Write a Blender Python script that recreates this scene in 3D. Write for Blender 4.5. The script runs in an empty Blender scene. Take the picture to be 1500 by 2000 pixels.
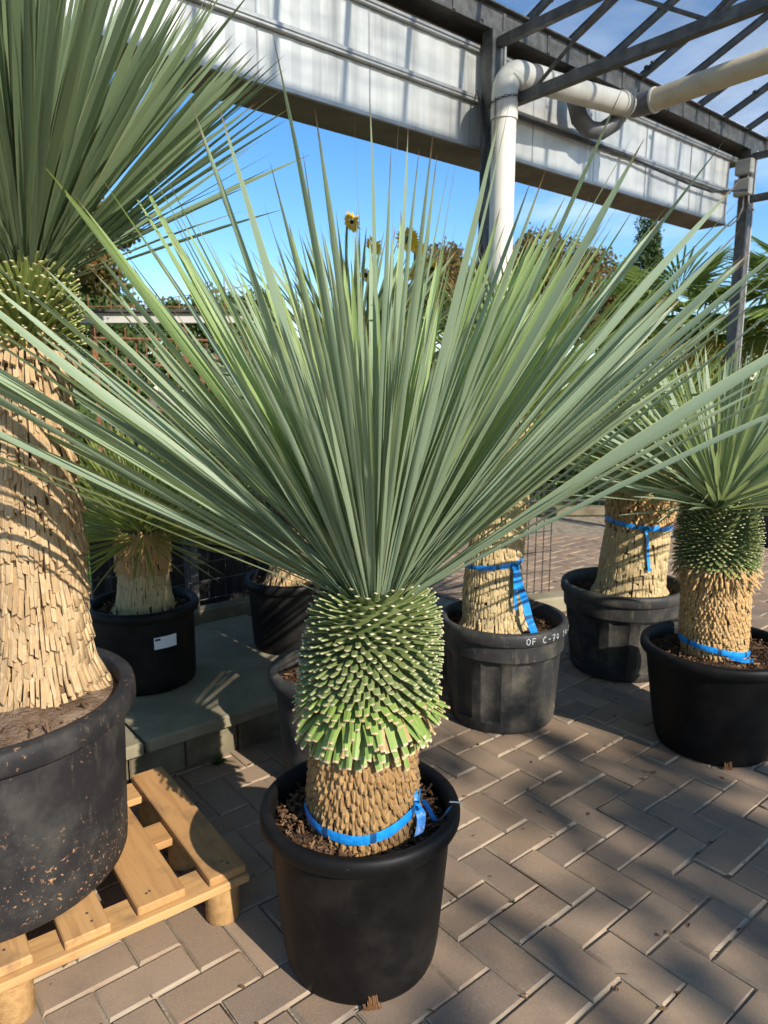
import bpy, bmesh, math, random
import numpy as np
from mathutils import Vector, Matrix

R = math.radians
random.seed(11)
sc = bpy.context.scene
COL = sc.collection

# ------------------------------------------------------------------ camera
cam = bpy.data.cameras.new('camera')
cam.sensor_fit = 'VERTICAL'; cam.sensor_height = 36.0; cam.lens = 25.02
cam.clip_start = 0.02; cam.clip_end = 500
cam.dof.use_dof = True; cam.dof.focus_distance = 1.55; cam.dof.aperture_fstop = 7.5
co = bpy.data.objects.new('camera', cam); COL.objects.link(co)
CAM = Vector((0, 0, 1.33))
co.location = CAM; co.rotation_euler = (R(80), 0, 0)
sc.camera = co

# ------------------------------------------------------------------ sky and sun
SUN_AZ, SUN_EL = 139.5, 32.0        # bearing clockwise from +Y, elevation
world = bpy.data.worlds.new('World'); sc.world = world; world.use_nodes = True
wn, wl = world.node_tree.nodes, world.node_tree.links
wn.clear()
w_out = wn.new('ShaderNodeOutputWorld'); w_bg = wn.new('ShaderNodeBackground')
sky = wn.new('ShaderNodeTexSky'); sky.sky_type = 'NISHITA'; sky.sun_disc = False
sky.sun_elevation = R(SUN_EL); sky.sun_rotation = R(SUN_AZ)
sky.air_density = 1.0; sky.dust_density = 0.25; sky.ozone_density = 3.2; sky.altitude = 50
w_tc = wn.new('ShaderNodeTexCoord'); w_map = wn.new('ShaderNodeMapping')
w_map.inputs['Scale'].default_value = (1.1, 1.6, 4.2); w_map.inputs['Location'].default_value = (0.35, 0.1, 0.45)
w_no = wn.new('ShaderNodeTexNoise'); w_no.inputs['Scale'].default_value = 1.7
w_no.inputs['Detail'].default_value = 7; w_no.inputs['Roughness'].default_value = 0.55
w_rp = wn.new('ShaderNodeValToRGB')
w_rp.color_ramp.elements[0].position = 0.5; w_rp.color_ramp.elements[0].color = (0, 0, 0, 1)
w_rp.color_ramp.elements[1].position = 0.82; w_rp.color_ramp.elements[1].color = (0.75, 0.75, 0.75, 1)
w_mx = wn.new('ShaderNodeMix'); w_mx.data_type = 'RGBA'
w_mx.inputs['B'].default_value = (7.6, 7.9, 8.4, 1)
w_hs = wn.new('ShaderNodeHueSaturation'); w_hs.inputs['Saturation'].default_value = 1.25
wl.new(w_tc.outputs['Generated'], w_map.inputs['Vector']); wl.new(w_map.outputs[0], w_no.inputs['Vector'])
wl.new(w_no.outputs['Fac'], w_rp.inputs[0]); wl.new(w_rp.outputs[0], w_mx.inputs['Factor'])
wl.new(sky.outputs[0], w_hs.inputs['Color']); wl.new(w_hs.outputs[0], w_mx.inputs['A'])
wl.new(w_mx.outputs['Result'], w_bg.inputs['Color']); wl.new(w_bg.outputs[0], w_out.inputs[0])
w_bg.inputs['Strength'].default_value = 0.125

sun = bpy.data.lights.new('sun', 'SUN'); sun.energy = 5.0; sun.angle = R(0.53); sun.color = (1.0, 0.93, 0.82)
so = bpy.data.objects.new('sun', sun); COL.objects.link(so)
so.rotation_euler = Vector((-math.sin(R(SUN_AZ)) * math.cos(R(SUN_EL)), -math.cos(R(SUN_AZ)) * math.cos(R(SUN_EL)), -math.sin(R(SUN_EL)))).to_track_quat('-Z', 'Y').to_euler()
so.location = (6, -6, 6)
vs = sc.view_settings
vs.view_transform = 'Standard'; vs.look = 'None'; vs.exposure = 0.72; vs.gamma = 1.0; vs.use_curve_mapping = False
sc.cycles.max_bounces = 6; sc.cycles.use_adaptive_sampling = True; sc.cycles.adaptive_threshold = 0.025; sc.cycles.transparent_max_bounces = 12; sc.cycles.use_denoising = True

# ------------------------------------------------------------------ materials
class NT:
    """small node-graph helper"""
    def __init__(s, name):
        s.m = bpy.data.materials.new(name); s.m.use_nodes = True
        s.n, s.l = s.m.node_tree.nodes, s.m.node_tree.links
        s.n.clear()
        s.out = s.n.new('ShaderNodeOutputMaterial')
    def node(s, t, **kw):
        nd = s.n.new(t)
        for k, v in kw.items():
            if k in nd.inputs.keys(): nd.inputs[k].default_value = v
            else: setattr(nd, k, v)
        return nd
    def link(s, a, b): s.l.new(a, b)
    def val(s, x):
        return x
    def put(s, sock, x):
        if hasattr(x, 'is_output'): s.link(x, sock)
        else: sock.default_value = x if not (isinstance(x, tuple) and len(x) == 3) else (*x, 1)
    def math(s, op, a, b=0.0, c=None):
        nd = s.n.new('ShaderNodeMath'); nd.operation = op
        s.put(nd.inputs[0], a); s.put(nd.inputs[1], b)
        if c is not None: s.put(nd.inputs[2], c)
        return nd.outputs[0]
    def mix(s, f, a, b, blend='MIX'):
        nd = s.n.new('ShaderNodeMix'); nd.data_type = 'RGBA'; nd.blend_type = blend
        s.put(nd.inputs['Factor'], f); s.put(nd.inputs['A'], a); s.put(nd.inputs['B'], b)
        return nd.outputs['Result']
    def ramp(s, f, lo, hi):
        nd = s.n.new('ShaderNodeMapRange'); nd.interpolation_type = 'SMOOTHSTEP'
        s.put(nd.inputs['Value'], f); nd.inputs['From Min'].default_value = lo; nd.inputs['From Max'].default_value = hi
        return nd.outputs['Result']
    def coord(s, kind='Object'): return s.n.new('ShaderNodeTexCoord').outputs[kind]
    def world(s): return s.n.new('ShaderNodeNewGeometry').outputs['Position']
    def scale(s, v, sx, sy, sz, loc=(0, 0, 0)):
        nd = s.n.new('ShaderNodeMapping'); s.link(v, nd.inputs['Vector'])
        nd.inputs['Scale'].default_value = (sx, sy, sz); nd.inputs['Location'].default_value = loc
        return nd.outputs[0]
    def noise(s, v, sc_, det=4, rough=0.55, dist=0.0):
        nd = s.n.new('ShaderNodeTexNoise'); s.link(v, nd.inputs['Vector'])
        nd.inputs['Scale'].default_value = sc_; nd.inputs['Detail'].default_value = det
        nd.inputs['Roughness'].default_value = rough; nd.inputs['Distortion'].default_value = dist
        return nd.outputs['Fac']
    def rand(s):
        a = s.n.new('ShaderNodeObjectInfo').outputs['Random']; b = s.n.new('ShaderNodeNewGeometry').outputs['Random Per Island']
        return s.math('FRACT', s.math('ADD', a, b))
    def bump(s, h, strength=0.3, dist=0.01):
        nd = s.n.new('ShaderNodeBump'); s.link(h, nd.inputs['Height'])
        nd.inputs['Strength'].default_value = strength; nd.inputs['Distance'].default_value = dist
        return nd.outputs[0]
    def bsdf(s, col, rough=0.6, spec=0.4, metal=0.0, normal=None):
        p = s.n.new('ShaderNodeBsdfPrincipled')
        s.put(p.inputs['Base Color'], col); s.put(p.inputs['Roughness'], rough)
        s.put(p.inputs['Specular IOR Level'], spec); s.put(p.inputs['Metallic'], metal)
        if normal is not None: s.link(normal, p.inputs['Normal'])
        return p.outputs[0]
    def done(s, shader):
        s.link(shader, s.out.inputs['Surface']); return s.m

def leaf_material(name, c1, c2, margin, trans, tip=(0.13, 0.06, 0.035), tfac=0.3, spots=0.0, rough=0.42, spec=0.42):
    t = NT(name)
    uv = t.coord('UV'); sp = t.node('ShaderNodeSeparateXYZ'); t.link(uv, sp.inputs[0])
    u, v = sp.outputs[0], sp.outputs[1]
    rnd = t.rand()
    cmb = t.node('ShaderNodeCombineXYZ'); t.link(t.math('MULTIPLY', u, 9.0), cmb.inputs[0]); t.link(t.math('MULTIPLY', v, 1.3), cmb.inputs[1]); t.link(t.math('MULTIPLY', rnd, 50.0), cmb.inputs[2])
    st = t.noise(cmb.outputs[0], 2.2, 3)
    base = t.mix(rnd, c1, c2)
    cm3 = t.node('ShaderNodeCombineXYZ'); t.link(t.math('MULTIPLY', u, 46.0), cm3.inputs[0]); t.link(t.math('MULTIPLY', v, 1.1), cm3.inputs[1]); t.link(t.math('MULTIPLY', rnd, 90.0), cm3.inputs[2])
    fine = t.noise(cm3.outputs[0], 1.0, 2, 0.5)
    base = t.mix(t.math('MULTIPLY', st, 0.75), base, tuple(x * 0.60 for x in c1))
    base = t.mix(t.math('MULTIPLY', t.ramp(fine, 0.42, 0.7), 0.38), base, tuple(x * 0.58 for x in c2))
    cmb2 = t.node('ShaderNodeCombineXYZ'); t.link(u, cmb2.inputs[0]); t.link(t.math('MULTIPLY', v, 14.0), cmb2.inputs[1]); t.link(t.math('MULTIPLY', rnd, 77.0), cmb2.inputs[2])
    blot = t.ramp(t.noise(cmb2.outputs[0], 2.5, 5, 0.7), 0.66 - spots * 0.1, 0.76)
    base = t.mix(t.math('MULTIPLY', blot, 0.55 + spots * 0.3), base, (0.17, 0.13, 0.075))
    edge = t.ramp(t.math('ABSOLUTE', t.math('SUBTRACT', u, 0.5)), 0.455, 0.485)
    base = t.mix(edge, base, margin)
    base = t.mix(t.ramp(v, 0.93, 0.985), base, tip)
    base = t.mix(t.ramp(t.math('SUBTRACT', 1.0, v), 0.94, 1.0), base, (0.30, 0.34, 0.20))
    pb = t.bsdf(base, rough, spec, normal=t.bump(fine, 0.35, 0.0015))
    tr = t.node('ShaderNodeBsdfTranslucent'); t.link(t.mix(0.5, base, trans), tr.inputs['Color'])
    ms = t.node('ShaderNodeMixShader'); ms.inputs[0].default_value = tfac
    t.link(pb, ms.inputs[1]); t.link(tr.outputs[0], ms.inputs[2])
    return t.done(ms.outputs[0])

def stub_material(name, c1, c2, tipc, side):
    t = NT(name)
    sp = t.node('ShaderNodeSeparateXYZ'); t.link(t.coord('UV'), sp.inputs[0]); u, v = sp.outputs[0], sp.outputs[1]
    rnd = t.rand()
    base = t.mix(rnd, c1, c2)
    edge = t.ramp(t.math('ABSOLUTE', t.math('SUBTRACT', u, 0.5)), 0.38, 0.48)
    base = t.mix(edge, base, side)
    n = t.noise(t.coord('Object'), 260, 3)
    base = t.mix(t.math('MULTIPLY', n, 0.4), base, tuple(x * 0.5 for x in c1))
    base = t.mix(t.ramp(v, 0.915, 0.955), base, t.mix(t.math('FRACT', t.math('MULTIPLY', rnd, 7.3)), tipc, tuple(x * 0.7 for x in tipc)))
    return t.done(t.bsdf(base, 0.5, 0.35))

def bark_material(name, c1, c2, c3, fibre=1.0):
    t = NT(name)
    sp = t.node('ShaderNodeSeparateXYZ'); t.link(t.coord('UV'), sp.inputs[0]); u, v = sp.outputs[0], sp.outputs[1]
    rnd = t.rand()
    cmb = t.node('ShaderNodeCombineXYZ'); t.link(t.math('MULTIPLY', u, 6.0), cmb.inputs[0]); t.link(t.math('MULTIPLY', v, 1.2), cmb.inputs[1]); t.link(t.math('MULTIPLY', rnd, 60.0), cmb.inputs[2])
    fib = t.noise(cmb.outputs[0], 2.5, 4, 0.65)
    base = t.mix(rnd, c1, c2)
    base = t.mix(t.math('MULTIPLY', t.ramp(fib, 0.45, 0.75), 0.6 * fibre), base, c3)
    big = t.ramp(t.noise(t.world(), 14, 3), 0.5, 0.75)
    base = t.mix(t.math('MULTIPLY', big, 0.35), base, c3)
    base = t.mix(t.math('MULTIPLY', t.ramp(t.noise(t.world(), 31, 4, 0.6), 0.52, 0.72), 0.32), base, (0.25, 0.215, 0.165))
    return t.done(t.bsdf(base, 0.85, 0.15, normal=t.bump(fib, 0.8, 0.004)))

def simple_noise_mat(name, c1, c2, scale=12, rough=0.7, spec=0.3, bump=0.25, bdist=0.004, lo=0.35, hi=0.7, det=6, world=True, stretch=None, metal=0.0):
    t = NT(name)
    v = t.world() if world else t.coord('Object')
    if stretch: v = t.scale(v, *stretch)
    n = t.noise(v, scale, det, 0.6)
    col = t.mix(t.ramp(n, lo, hi), c1, c2)
    n2 = t.noise(v, scale * 7, 4, 0.6)
    col = t.mix(t.math('MULTIPLY', n2, 0.25), col, tuple(x * 0.55 for x in c1))
    return t.done(t.bsdf(col, rough, spec, metal, normal=t.bump(n2, bump, bdist)))

M = {}
M['leaf'] = leaf_material('yucca_leaf', (0.265, 0.355, 0.260), (0.325, 0.400, 0.235), (0.42, 0.41, 0.16), (0.55, 0.66, 0.14), tfac=0.30)
M['leaf_dull'] = leaf_material('yucca_leaf_dull', (0.155, 0.215, 0.130), (0.215, 0.275, 0.135), (0.25, 0.25, 0.10), (0.38, 0.46, 0.11), tfac=0.25, spots=0.6)
M['leaf_fresh'] = leaf_material('yucca_leaf_fresh', (0.15, 0.23, 0.075), (0.23, 0.29, 0.09), (0.36, 0.36, 0.12), (0.52, 0.60, 0.10), tfac=0.34)
M['leaf_pale'] = leaf_material('yucca_leaf_pale', (0.36, 0.39, 0.22), (0.42, 0.43, 0.25), (0.5, 0.46, 0.22), (0.5, 0.5, 0.2), tfac=0.25)
M['leaf_young_sunlit'] = leaf_material('yucca_leaf_young_sunlit', (0.32, 0.44, 0.19), (0.40, 0.51, 0.18), (0.50, 0.50, 0.18), (0.66, 0.80, 0.15), tfac=0.40)  # fresh young green, lightened to paint in the sun on the back leaves
M['leaf_lime'] = leaf_material('yucca_leaf_lime', (0.24, 0.29, 0.065), (0.33, 0.36, 0.085), (0.42, 0.40, 0.12), (0.60, 0.64, 0.10), tfac=0.38)
M['leaf_dry'] = leaf_material('yucca_leaf_dry', (0.46, 0.33, 0.17), (0.55, 0.42, 0.24), (0.5, 0.4, 0.22), (0.5, 0.35, 0.15), tfac=0.1, rough=0.8, spec=0.15)
M['stub'] = stub_material('leaf_stub', (0.135, 0.190, 0.062), (0.205, 0.245, 0.088), (0.42, 0.38, 0.22), (0.30, 0.30, 0.10))
M['stub_low'] = stub_material('leaf_stub_low', (0.15, 0.24, 0.045), (0.22, 0.30, 0.07), (0.52, 0.37, 0.22), (0.34, 0.34, 0.10))
M['stub_dry'] = stub_material('leaf_stub_dry', (0.33, 0.22, 0.085), (0.42, 0.29, 0.12), (0.50, 0.36, 0.2), (0.38, 0.28, 0.12))
M['stub_olive'] = stub_material('leaf_stub_olive', (0.14, 0.185, 0.04), (0.215, 0.24, 0.055), (0.44, 0.40, 0.19), (0.31, 0.31, 0.09))
M['bark'] = bark_material('bark_tan', (0.41, 0.25, 0.105), (0.29, 0.17, 0.07), (0.15, 0.08, 0.033))
M['bark_pale'] = bark_material('bark_pale', (0.60, 0.43, 0.245), (0.44, 0.295, 0.155), (0.25, 0.15, 0.072))
M['bark_straw'] = bark_material('bark_straw', (0.60, 0.47, 0.26), (0.52, 0.385, 0.195), (0.30, 0.20, 0.095))
M['bark_gold'] = bark_material('bark_gold', (0.58, 0.37, 0.165), (0.47, 0.29, 0.12), (0.26, 0.145, 0.06))
M['core'] = simple_noise_mat('trunk_core', (0.10, 0.062, 0.03), (0.17, 0.11, 0.055), 40, 0.9, 0.1)
M['core_green'] = simple_noise_mat('crown_core', (0.06, 0.08, 0.025), (0.11, 0.13, 0.045), 40, 0.8, 0.1)
M['soil'] = simple_noise_mat('soil', (0.040, 0.021, 0.012), (0.115, 0.066, 0.040), 22, 0.95, 0.1, 0.9, 0.02)
M['soil_pale'] = simple_noise_mat('soil_pale', (0.13, 0.082, 0.052), (0.27, 0.19, 0.13), 14, 0.95, 0.1, 0.8, 0.015)
M['soil_bits'] = bark_material('soil_bits', (0.055, 0.028, 0.015), (0.19, 0.11, 0.055), (0.035, 0.018, 0.01))

def plastic(name, base, dust, amount, scuff=0.0, mud=None, rough=0.42):
    t = NT(name)
    p = t.coord('Object')
    n = t.noise(p, 7, 6, 0.65); n2 = t.noise(p, 95, 3, 0.6); fine = t.noise(t.scale(p, 1, 1, 0.25), 40, 5, 0.7)
    col = t.mix(t.math('MULTIPLY', t.ramp(n, 0.42, 0.75), amount), base, dust)
    col = t.mix(t.math('MULTIPLY', t.ramp(n2, 0.68, 0.76), 0.5 * amount + 0.08), col, tuple(min(1, x * 2.2) for x in dust))
    if scuff: col = t.mix(t.math('MULTIPLY', t.ramp(fine, 0.56, 0.72), scuff), col, dust)
    if mud:
        mk = t.math('MULTIPLY', t.ramp(t.noise(p, 80, 4, 0.7, 0.5), 0.595, 0.655), t.ramp(t.noise(p, 5.0, 3), 0.46, 0.66))
        col = t.mix(mk, col, mud)
    rr = t.math('ADD', rough, t.math('MULTIPLY', n, 0.22))
    return t.done(t.bsdf(col, rr, 0.17, normal=t.bump(n2, 0.12, 0.001)))
M['pot'] = plastic('black_pot', (0.0045, 0.0043, 0.0043), (0.036, 0.031, 0.026), 0.34)
M['pot_grey'] = plastic('weathered_pot', (0.028, 0.028, 0.028), (0.14, 0.12, 0.088), 0.65, 0.4)
M['pot_old'] = plastic('muddy_pot', (0.017, 0.016, 0.017), (0.075, 0.07, 0.06), 0.55, 0.4, mud=(0.38, 0.20, 0.10), rough=0.5)

def tape_material():
    t = NT('blue_tape')
    sp = t.node('ShaderNodeSeparateXYZ'); t.link(t.coord('UV'), sp.inputs[0]); v = sp.outputs[1]; u = sp.outputs[0]
    f = t.math('FRACT', t.math('MULTIPLY', v, 9.0))
    band = t.math('MULTIPLY', t.ramp(f, 0.80, 0.83), t.math('SUBTRACT', 1.0, t.ramp(f, 0.93, 0.96)))
    n = t.noise(t.coord('Object'), 60, 4)
    col = t.mix(t.ramp(n, 0.4, 0.7), (0.010, 0.20, 0.56), (0.02, 0.28, 0.70))
    col = t.mix(t.math('MULTIPLY', band, 0.85), col, (0.012, 0.03, 0.08))
    return t.done(t.bsdf(col, 0.32, 0.5, normal=t.bump(t.noise(t.coord('Object'), 120, 3), 0.4, 0.003)))
M['tape'] = tape_material()

def brick_material():
    t = NT('paver')
    rnd = t.rand(); w = t.world()
    base = t.mix(rnd, (0.212, 0.143, 0.091), (0.275, 0.194, 0.127))
    base = t.mix(t.ramp(t.math('FRACT', t.math('MULTIPLY', rnd, 5.7)), 0.75, 1.0), base, (0.18, 0.13, 0.092))
    n = t.noise(w, 3.1, 5, 0.65); base = t.mix(t.math('MULTIPLY', t.ramp(n, 0.42, 0.72), 0.6), base, (0.12, 0.092, 0.072))
    g = t.noise(w, 420, 2, 0.5); base = t.mix(t.math('MULTIPLY', t.ramp(g, 0.5, 0.75), 0.4), base, (0.40, 0.34, 0.29))
    g2 = t.noise(w, 150, 4, 0.7); base = t.mix(t.math('MULTIPLY', t.ramp(g2, 0.52, 0.75), 0.35), base, (0.10, 0.08, 0.066))
    st = t.math('MULTIPLY', t.ramp(t.noise(w, 2.3, 3, 0.5), 0.66, 0.74), 0.35)
    base = t.mix(st, base, (0.21, 0.145, 0.06))
    sp = t.node('ShaderNodeSeparateXYZ'); t.link(t.coord('UV'), sp.inputs[0])
    base = t.mix(t.math('MULTIPLY', t.math('MULTIPLY', t.ramp(sp.outputs[0], 0.2, 0.9), t.ramp(t.noise(w, 11, 4, 0.6), 0.3, 0.7)), 0.6), base, (0.36, 0.30, 0.215))
    return t.done(t.bsdf(base, 0.86, 0.22, normal=t.bump(g2, 0.35, 0.002)))
M['brick'] = brick_material()
M['sand'] = simple_noise_mat('joint_sand', (0.30, 0.25, 0.185), (0.15, 0.125, 0.085), 16, 0.95, 0.1, 0.8, 0.006)
M['dirt'] = simple_noise_mat('bare_ground', (0.17, 0.14, 0.11), (0.25, 0.21, 0.165), 1.2, 0.95, 0.1)
M['redpath'] = simple_noise_mat('red_path', (0.20, 0.105, 0.085), (0.27, 0.165, 0.13), 3, 0.9, 0.15)
M['lawn'] = simple_noise_mat('lawn', (0.045, 0.095, 0.018), (0.10, 0.17, 0.03), 5, 0.9, 0.15, 0.9, 0.03)
M['concrete'] = simple_noise_mat('concrete', (0.18, 0.155, 0.10), (0.29, 0.25, 0.165), 3.2, 0.88, 0.2, 0.4, 0.003)
M['concrete_dark'] = simple_noise_mat('concrete_block', (0.11, 0.09, 0.056), (0.22, 0.185, 0.12), 5, 0.9, 0.2, 0.5, 0.004)

def wood_material(name, c1, c2, c3, axis):
    t = NT(name)
    rnd = t.rand()
    v = t.scale(t.coord('Object'), *((1.6, 22, 22) if axis == 0 else (22, 1.6, 22)))
    off = t.node('ShaderNodeVectorMath', operation='ADD'); t.link(v, off.inputs[0])
    cmb = t.node('ShaderNodeCombineXYZ'); t.link(t.math('MULTIPLY', rnd, 40.0), cmb.inputs[2]); t.link(cmb.outputs[0], off.inputs[1])
    g = t.noise(off.outputs[0], 2.6, 5, 0.6, 0.8)
    col = t.mix(rnd, c1, c2); col = t.mix(t.math('MULTIPLY', t.ramp(g, 0.42, 0.72), 0.55), col, c3)
    dirt = t.ramp(t.noise(t.world(), 9, 4, 0.6), 0.52, 0.74); col = t.mix(t.math('MULTIPLY', dirt, 0.55), col, (0.16, 0.10, 0.055))
    return t.done(t.bsdf(col, 0.72, 0.22, normal=t.bump(g, 0.25, 0.002)))
M['wood'] = wood_material('pallet_wood', (0.40, 0.215, 0.083), (0.48, 0.28, 0.115), (0.25, 0.12, 0.042), 1)
M['wood_x'] = wood_material('pallet_wood_cross', (0.39, 0.21, 0.08), (0.45, 0.26, 0.105), (0.25, 0.12, 0.042), 0)
M['chipwood'] = simple_noise_mat('chip_block', (0.48, 0.29, 0.12), (0.36, 0.20, 0.08), 60, 0.85, 0.15, 0.7, 0.004)
M['darkwood'] = simple_noise_mat('dark_board', (0.022, 0.018, 0.016), (0.05, 0.042, 0.035), 8, 0.85, 0.15, stretch=(4, 4, 0.6))
M['steel'] = simple_noise_mat('galvanised_steel', (0.095, 0.092, 0.088), (0.175, 0.170, 0.160), 18, 0.55, 0.5, 0.15, 0.001, metal=0.55)
M['steel_dark'] = simple_noise_mat('old_steel', (0.055, 0.050, 0.045), (0.11, 0.10, 0.09), 10, 0.6, 0.45, 0.2, 0.002, metal=0.4)
M['rust'] = simple_noise_mat('rusty_bar', (0.16, 0.070, 0.035), (0.28, 0.13, 0.07), 25, 0.85, 0.2)
M['wire'] = simple_noise_mat('dark_wire', (0.02, 0.02, 0.021), (0.05, 0.05, 0.05), 25, 0.6, 0.3)
M['rubber'] = simple_noise_mat('cable_black', (0.018, 0.018, 0.018), (0.05, 0.05, 0.05), 30, 0.5, 0.4)
M['cable_grey'] = simple_noise_mat('cable_grey', (0.36, 0.34, 0.29), (0.45, 0.43, 0.38), 30, 0.5, 0.4)
M['soffit'] = simple_noise_mat('soffit', (0.17, 0.15, 0.125), (0.24, 0.215, 0.18), 5, 0.8, 0.2)

def panel_material():
    t = NT('ribbed_panel')
    p = t.coord('Object')
    stk = t.noise(t.scale(p, 1.0, 1.0, 0.06), 9, 5, 0.6); fl = t.noise(t.scale(p, 1.0, 1.0, 0.04), 120, 2, 0.5)
    cl = t.noise(p, 3.5, 4, 0.55)
    col = t.mix(t.ramp(cl, 0.35, 0.7), (0.66, 0.64, 0.585), (0.54, 0.53, 0.50))
    col = t.mix(t.math('MULTIPLY', t.ramp(stk, 0.50, 0.70), 0.7), col, (0.26, 0.25, 0.23))
    col = t.mix(t.math('MULTIPLY', t.ramp(fl, 0.5, 0.8), 0.18), col, (0.38, 0.37, 0.35))
    return t.done(t.bsdf(col, 0.38, 0.5, 0.25, normal=t.bump(fl, 0.12, 0.002)))
M['panel'] = panel_material()
M['rail'] = simple_noise_mat('aluminium_rail', (0.50, 0.49, 0.47), (0.36, 0.35, 0.33), 9, 0.42, 0.5, 0.1, 0.001, metal=0.6)

def pvc():
    t = NT('pvc_pipe'); p = t.world()
    n = t.noise(t.scale(p, 1, 1, 0.4), 7, 5, 0.6)
    col = t.mix(t.ramp(n, 0.4, 0.75), (0.56, 0.535, 0.47), (0.45, 0.425, 0.365))
    col = t.mix(t.math('MULTIPLY', t.ramp(t.noise(p, 22, 5, 0.65), 0.62, 0.74), 0.5), col, (0.34, 0.20, 0.11))
    return t.done(t.bsdf(col, 0.42, 0.45))
M['pvc'] = pvc()
M['pvc_grey'] = simple_noise_mat('pvc_grey', (0.13, 0.13, 0.135), (0.09, 0.09, 0.09), 9, 0.45, 0.45)
M['pvc_yellow'] = simple_noise_mat('pvc_aged', (0.56, 0.48, 0.345), (0.47, 0.385, 0.26), 6, 0.45, 0.4, stretch=(1, 1, 1))

def glass():
    t = NT('greenhouse_glass'); p = t.world()
    dirt = t.math('ADD', t.math('MULTIPLY', t.ramp(t.noise(p, 2.6, 6, 0.65), 0.40, 0.8), 0.22), 0.19)
    tr = t.node('ShaderNodeBsdfTransparent'); tr.inputs['Color'].default_value = (0.95, 0.97, 0.98, 1)
    gl = t.node('ShaderNodeBsdfGlossy'); gl.inputs['Roughness'].default_value = 0.15; gl.inputs['Color'].default_value = (0.9, 0.9, 0.9, 1)
    fr = t.node('ShaderNodeValue'); fr.outputs[0].default_value = 0.05
    a = t.node('ShaderNodeMixShader'); t.link(fr.outputs[0], a.inputs[0]); t.link(tr.outputs[0], a.inputs[1]); t.link(gl.outputs[0], a.inputs[2])
    di = t.node('ShaderNodeBsdfTranslucent'); di.inputs['Color'].default_value = (0.52, 0.54, 0.56, 1)
    b = t.node('ShaderNodeMixShader'); t.link(dirt, b.inputs[0]); t.link(a.outputs[0], b.inputs[1]); t.link(di.outputs[0], b.inputs[2])
    return t.done(b.outputs[0])
M['glass'] = glass()

def foliage(name, c1, c2, c3, tfac=0.3):
    t = NT(name); rnd = t.rand()
    col = t.mix(rnd, c1, c2)
    col = t.mix(t.ramp(t.noise(t.world(), 1.6, 4), 0.45, 0.7), col, c3)
    tr = t.node('ShaderNodeBsdfTranslucent'); t.link(t.mix(0.4, col, (0.3, 0.32, 0.05)), tr.inputs['Color'])
    ms = t.node('ShaderNodeMixShader'); ms.inputs[0].default_value = tfac
    t.link(t.bsdf(col, 0.55, 0.3), ms.inputs[1]); t.link(tr.outputs[0], ms.inputs[2])
    return t.done(ms.outputs[0])
M['fol_autumn'] = foliage('autumn_leaves', (0.15, 0.095, 0.03), (0.10, 0.10, 0.025), (0.19, 0.085, 0.03))
M['fol_green'] = foliage('green_leaves', (0.045, 0.085, 0.022), (0.085, 0.12, 0.03), (0.05, 0.075, 0.02))
M['fol_orange'] = foliage('green_orange_leaves', (0.055, 0.085, 0.028), (0.10, 0.12, 0.04), (0.22, 0.11, 0.03))
M['fol_hedge'] = foliage('hedge_leaves', (0.03, 0.055, 0.015), (0.06, 0.085, 0.022), (0.035, 0.05, 0.018))
M['fol_cypress'] = foliage('cypress_sprays', (0.025, 0.055, 0.016), (0.05, 0.085, 0.022), (0.03, 0.06, 0.015), 0.15)
M['palm'] = foliage('palm_frond', (0.12, 0.19, 0.04), (0.20, 0.27, 0.06), (0.085, 0.14, 0.035), 0.4)
M['palm_yellow'] = foliage('palm_frond_yellow', (0.42, 0.33, 0.05), (0.30, 0.29, 0.06), (0.40, 0.25, 0.05), 0.3)
M['treebark'] = simple_noise_mat('tree_bark', (0.09, 0.065, 0.045), (0.16, 0.12, 0.085), 14, 0.9, 0.1, 0.6, 0.01)
M['petal'] = foliage('sunflower_petal', (0.85, 0.52, 0.015), (0.88, 0.60, 0.02), (0.82, 0.45, 0.012), 0.4)
M['disc'] = simple_noise_mat('sunflower_disc', (0.030, 0.017, 0.008), (0.075, 0.045, 0.015), 90, 0.9, 0.1)
M['stem'] = simple_noise_mat('green_stem', (0.08, 0.13, 0.035), (0.12, 0.17, 0.05), 20, 0.7, 0.2)
M['chalk'] = simple_noise_mat('chalk_mark', (0.50, 0.53, 0.54), (0.26, 0.28, 0.29), 160, 0.9, 0.1)
M['paper'] = simple_noise_mat('sticker_paper', (0.72, 0.74, 0.76), (0.62, 0.64, 0.67), 20, 0.6, 0.3)
M['ink'] = simple_noise_mat('sticker_ink', (0.02, 0.02, 0.02), (0.04, 0.04, 0.04), 20, 0.7, 0.2)
M['boxplastic'] = simple_noise_mat('junction_box', (0.40, 0.385, 0.34), (0.32, 0.31, 0.275), 9, 0.55, 0.35)
M['nail'] = simple_noise_mat('nail', (0.06, 0.05, 0.045), (0.1, 0.08, 0.07), 90, 0.6, 0.4)
M['farbuilding'] = simple_noise_mat('far_fascia', (0.50, 0.48, 0.44), (0.36, 0.35, 0.32), 2.5, 0.7, 0.3)
M['root'] = bark_material('root', (0.25, 0.125, 0.05), (0.19, 0.09, 0.04), (0.08, 0.04, 0.02))

# ------------------------------------------------------------------ mesh helpers
def mesh_of(name, v, f, uv=None, mat=None, smooth=False):
    me = bpy.data.meshes.new(name)
    me.from_pydata([tuple(p) for p in v], [], [tuple(q) for q in f])
    if uv is not None:
        lay = me.uv_layers.new(name='UVMap')
        idx = np.empty(len(me.loops), dtype=np.int32); me.loops.foreach_get('vertex_index', idx)
        lay.data.foreach_set('uv', np.asarray(uv, dtype=np.float32)[idx].ravel())
    if smooth: me.polygons.foreach_set('use_smooth', [True] * len(me.polygons))
    if mat: me.materials.append(M[mat])
    me.update()
    return me

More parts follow.
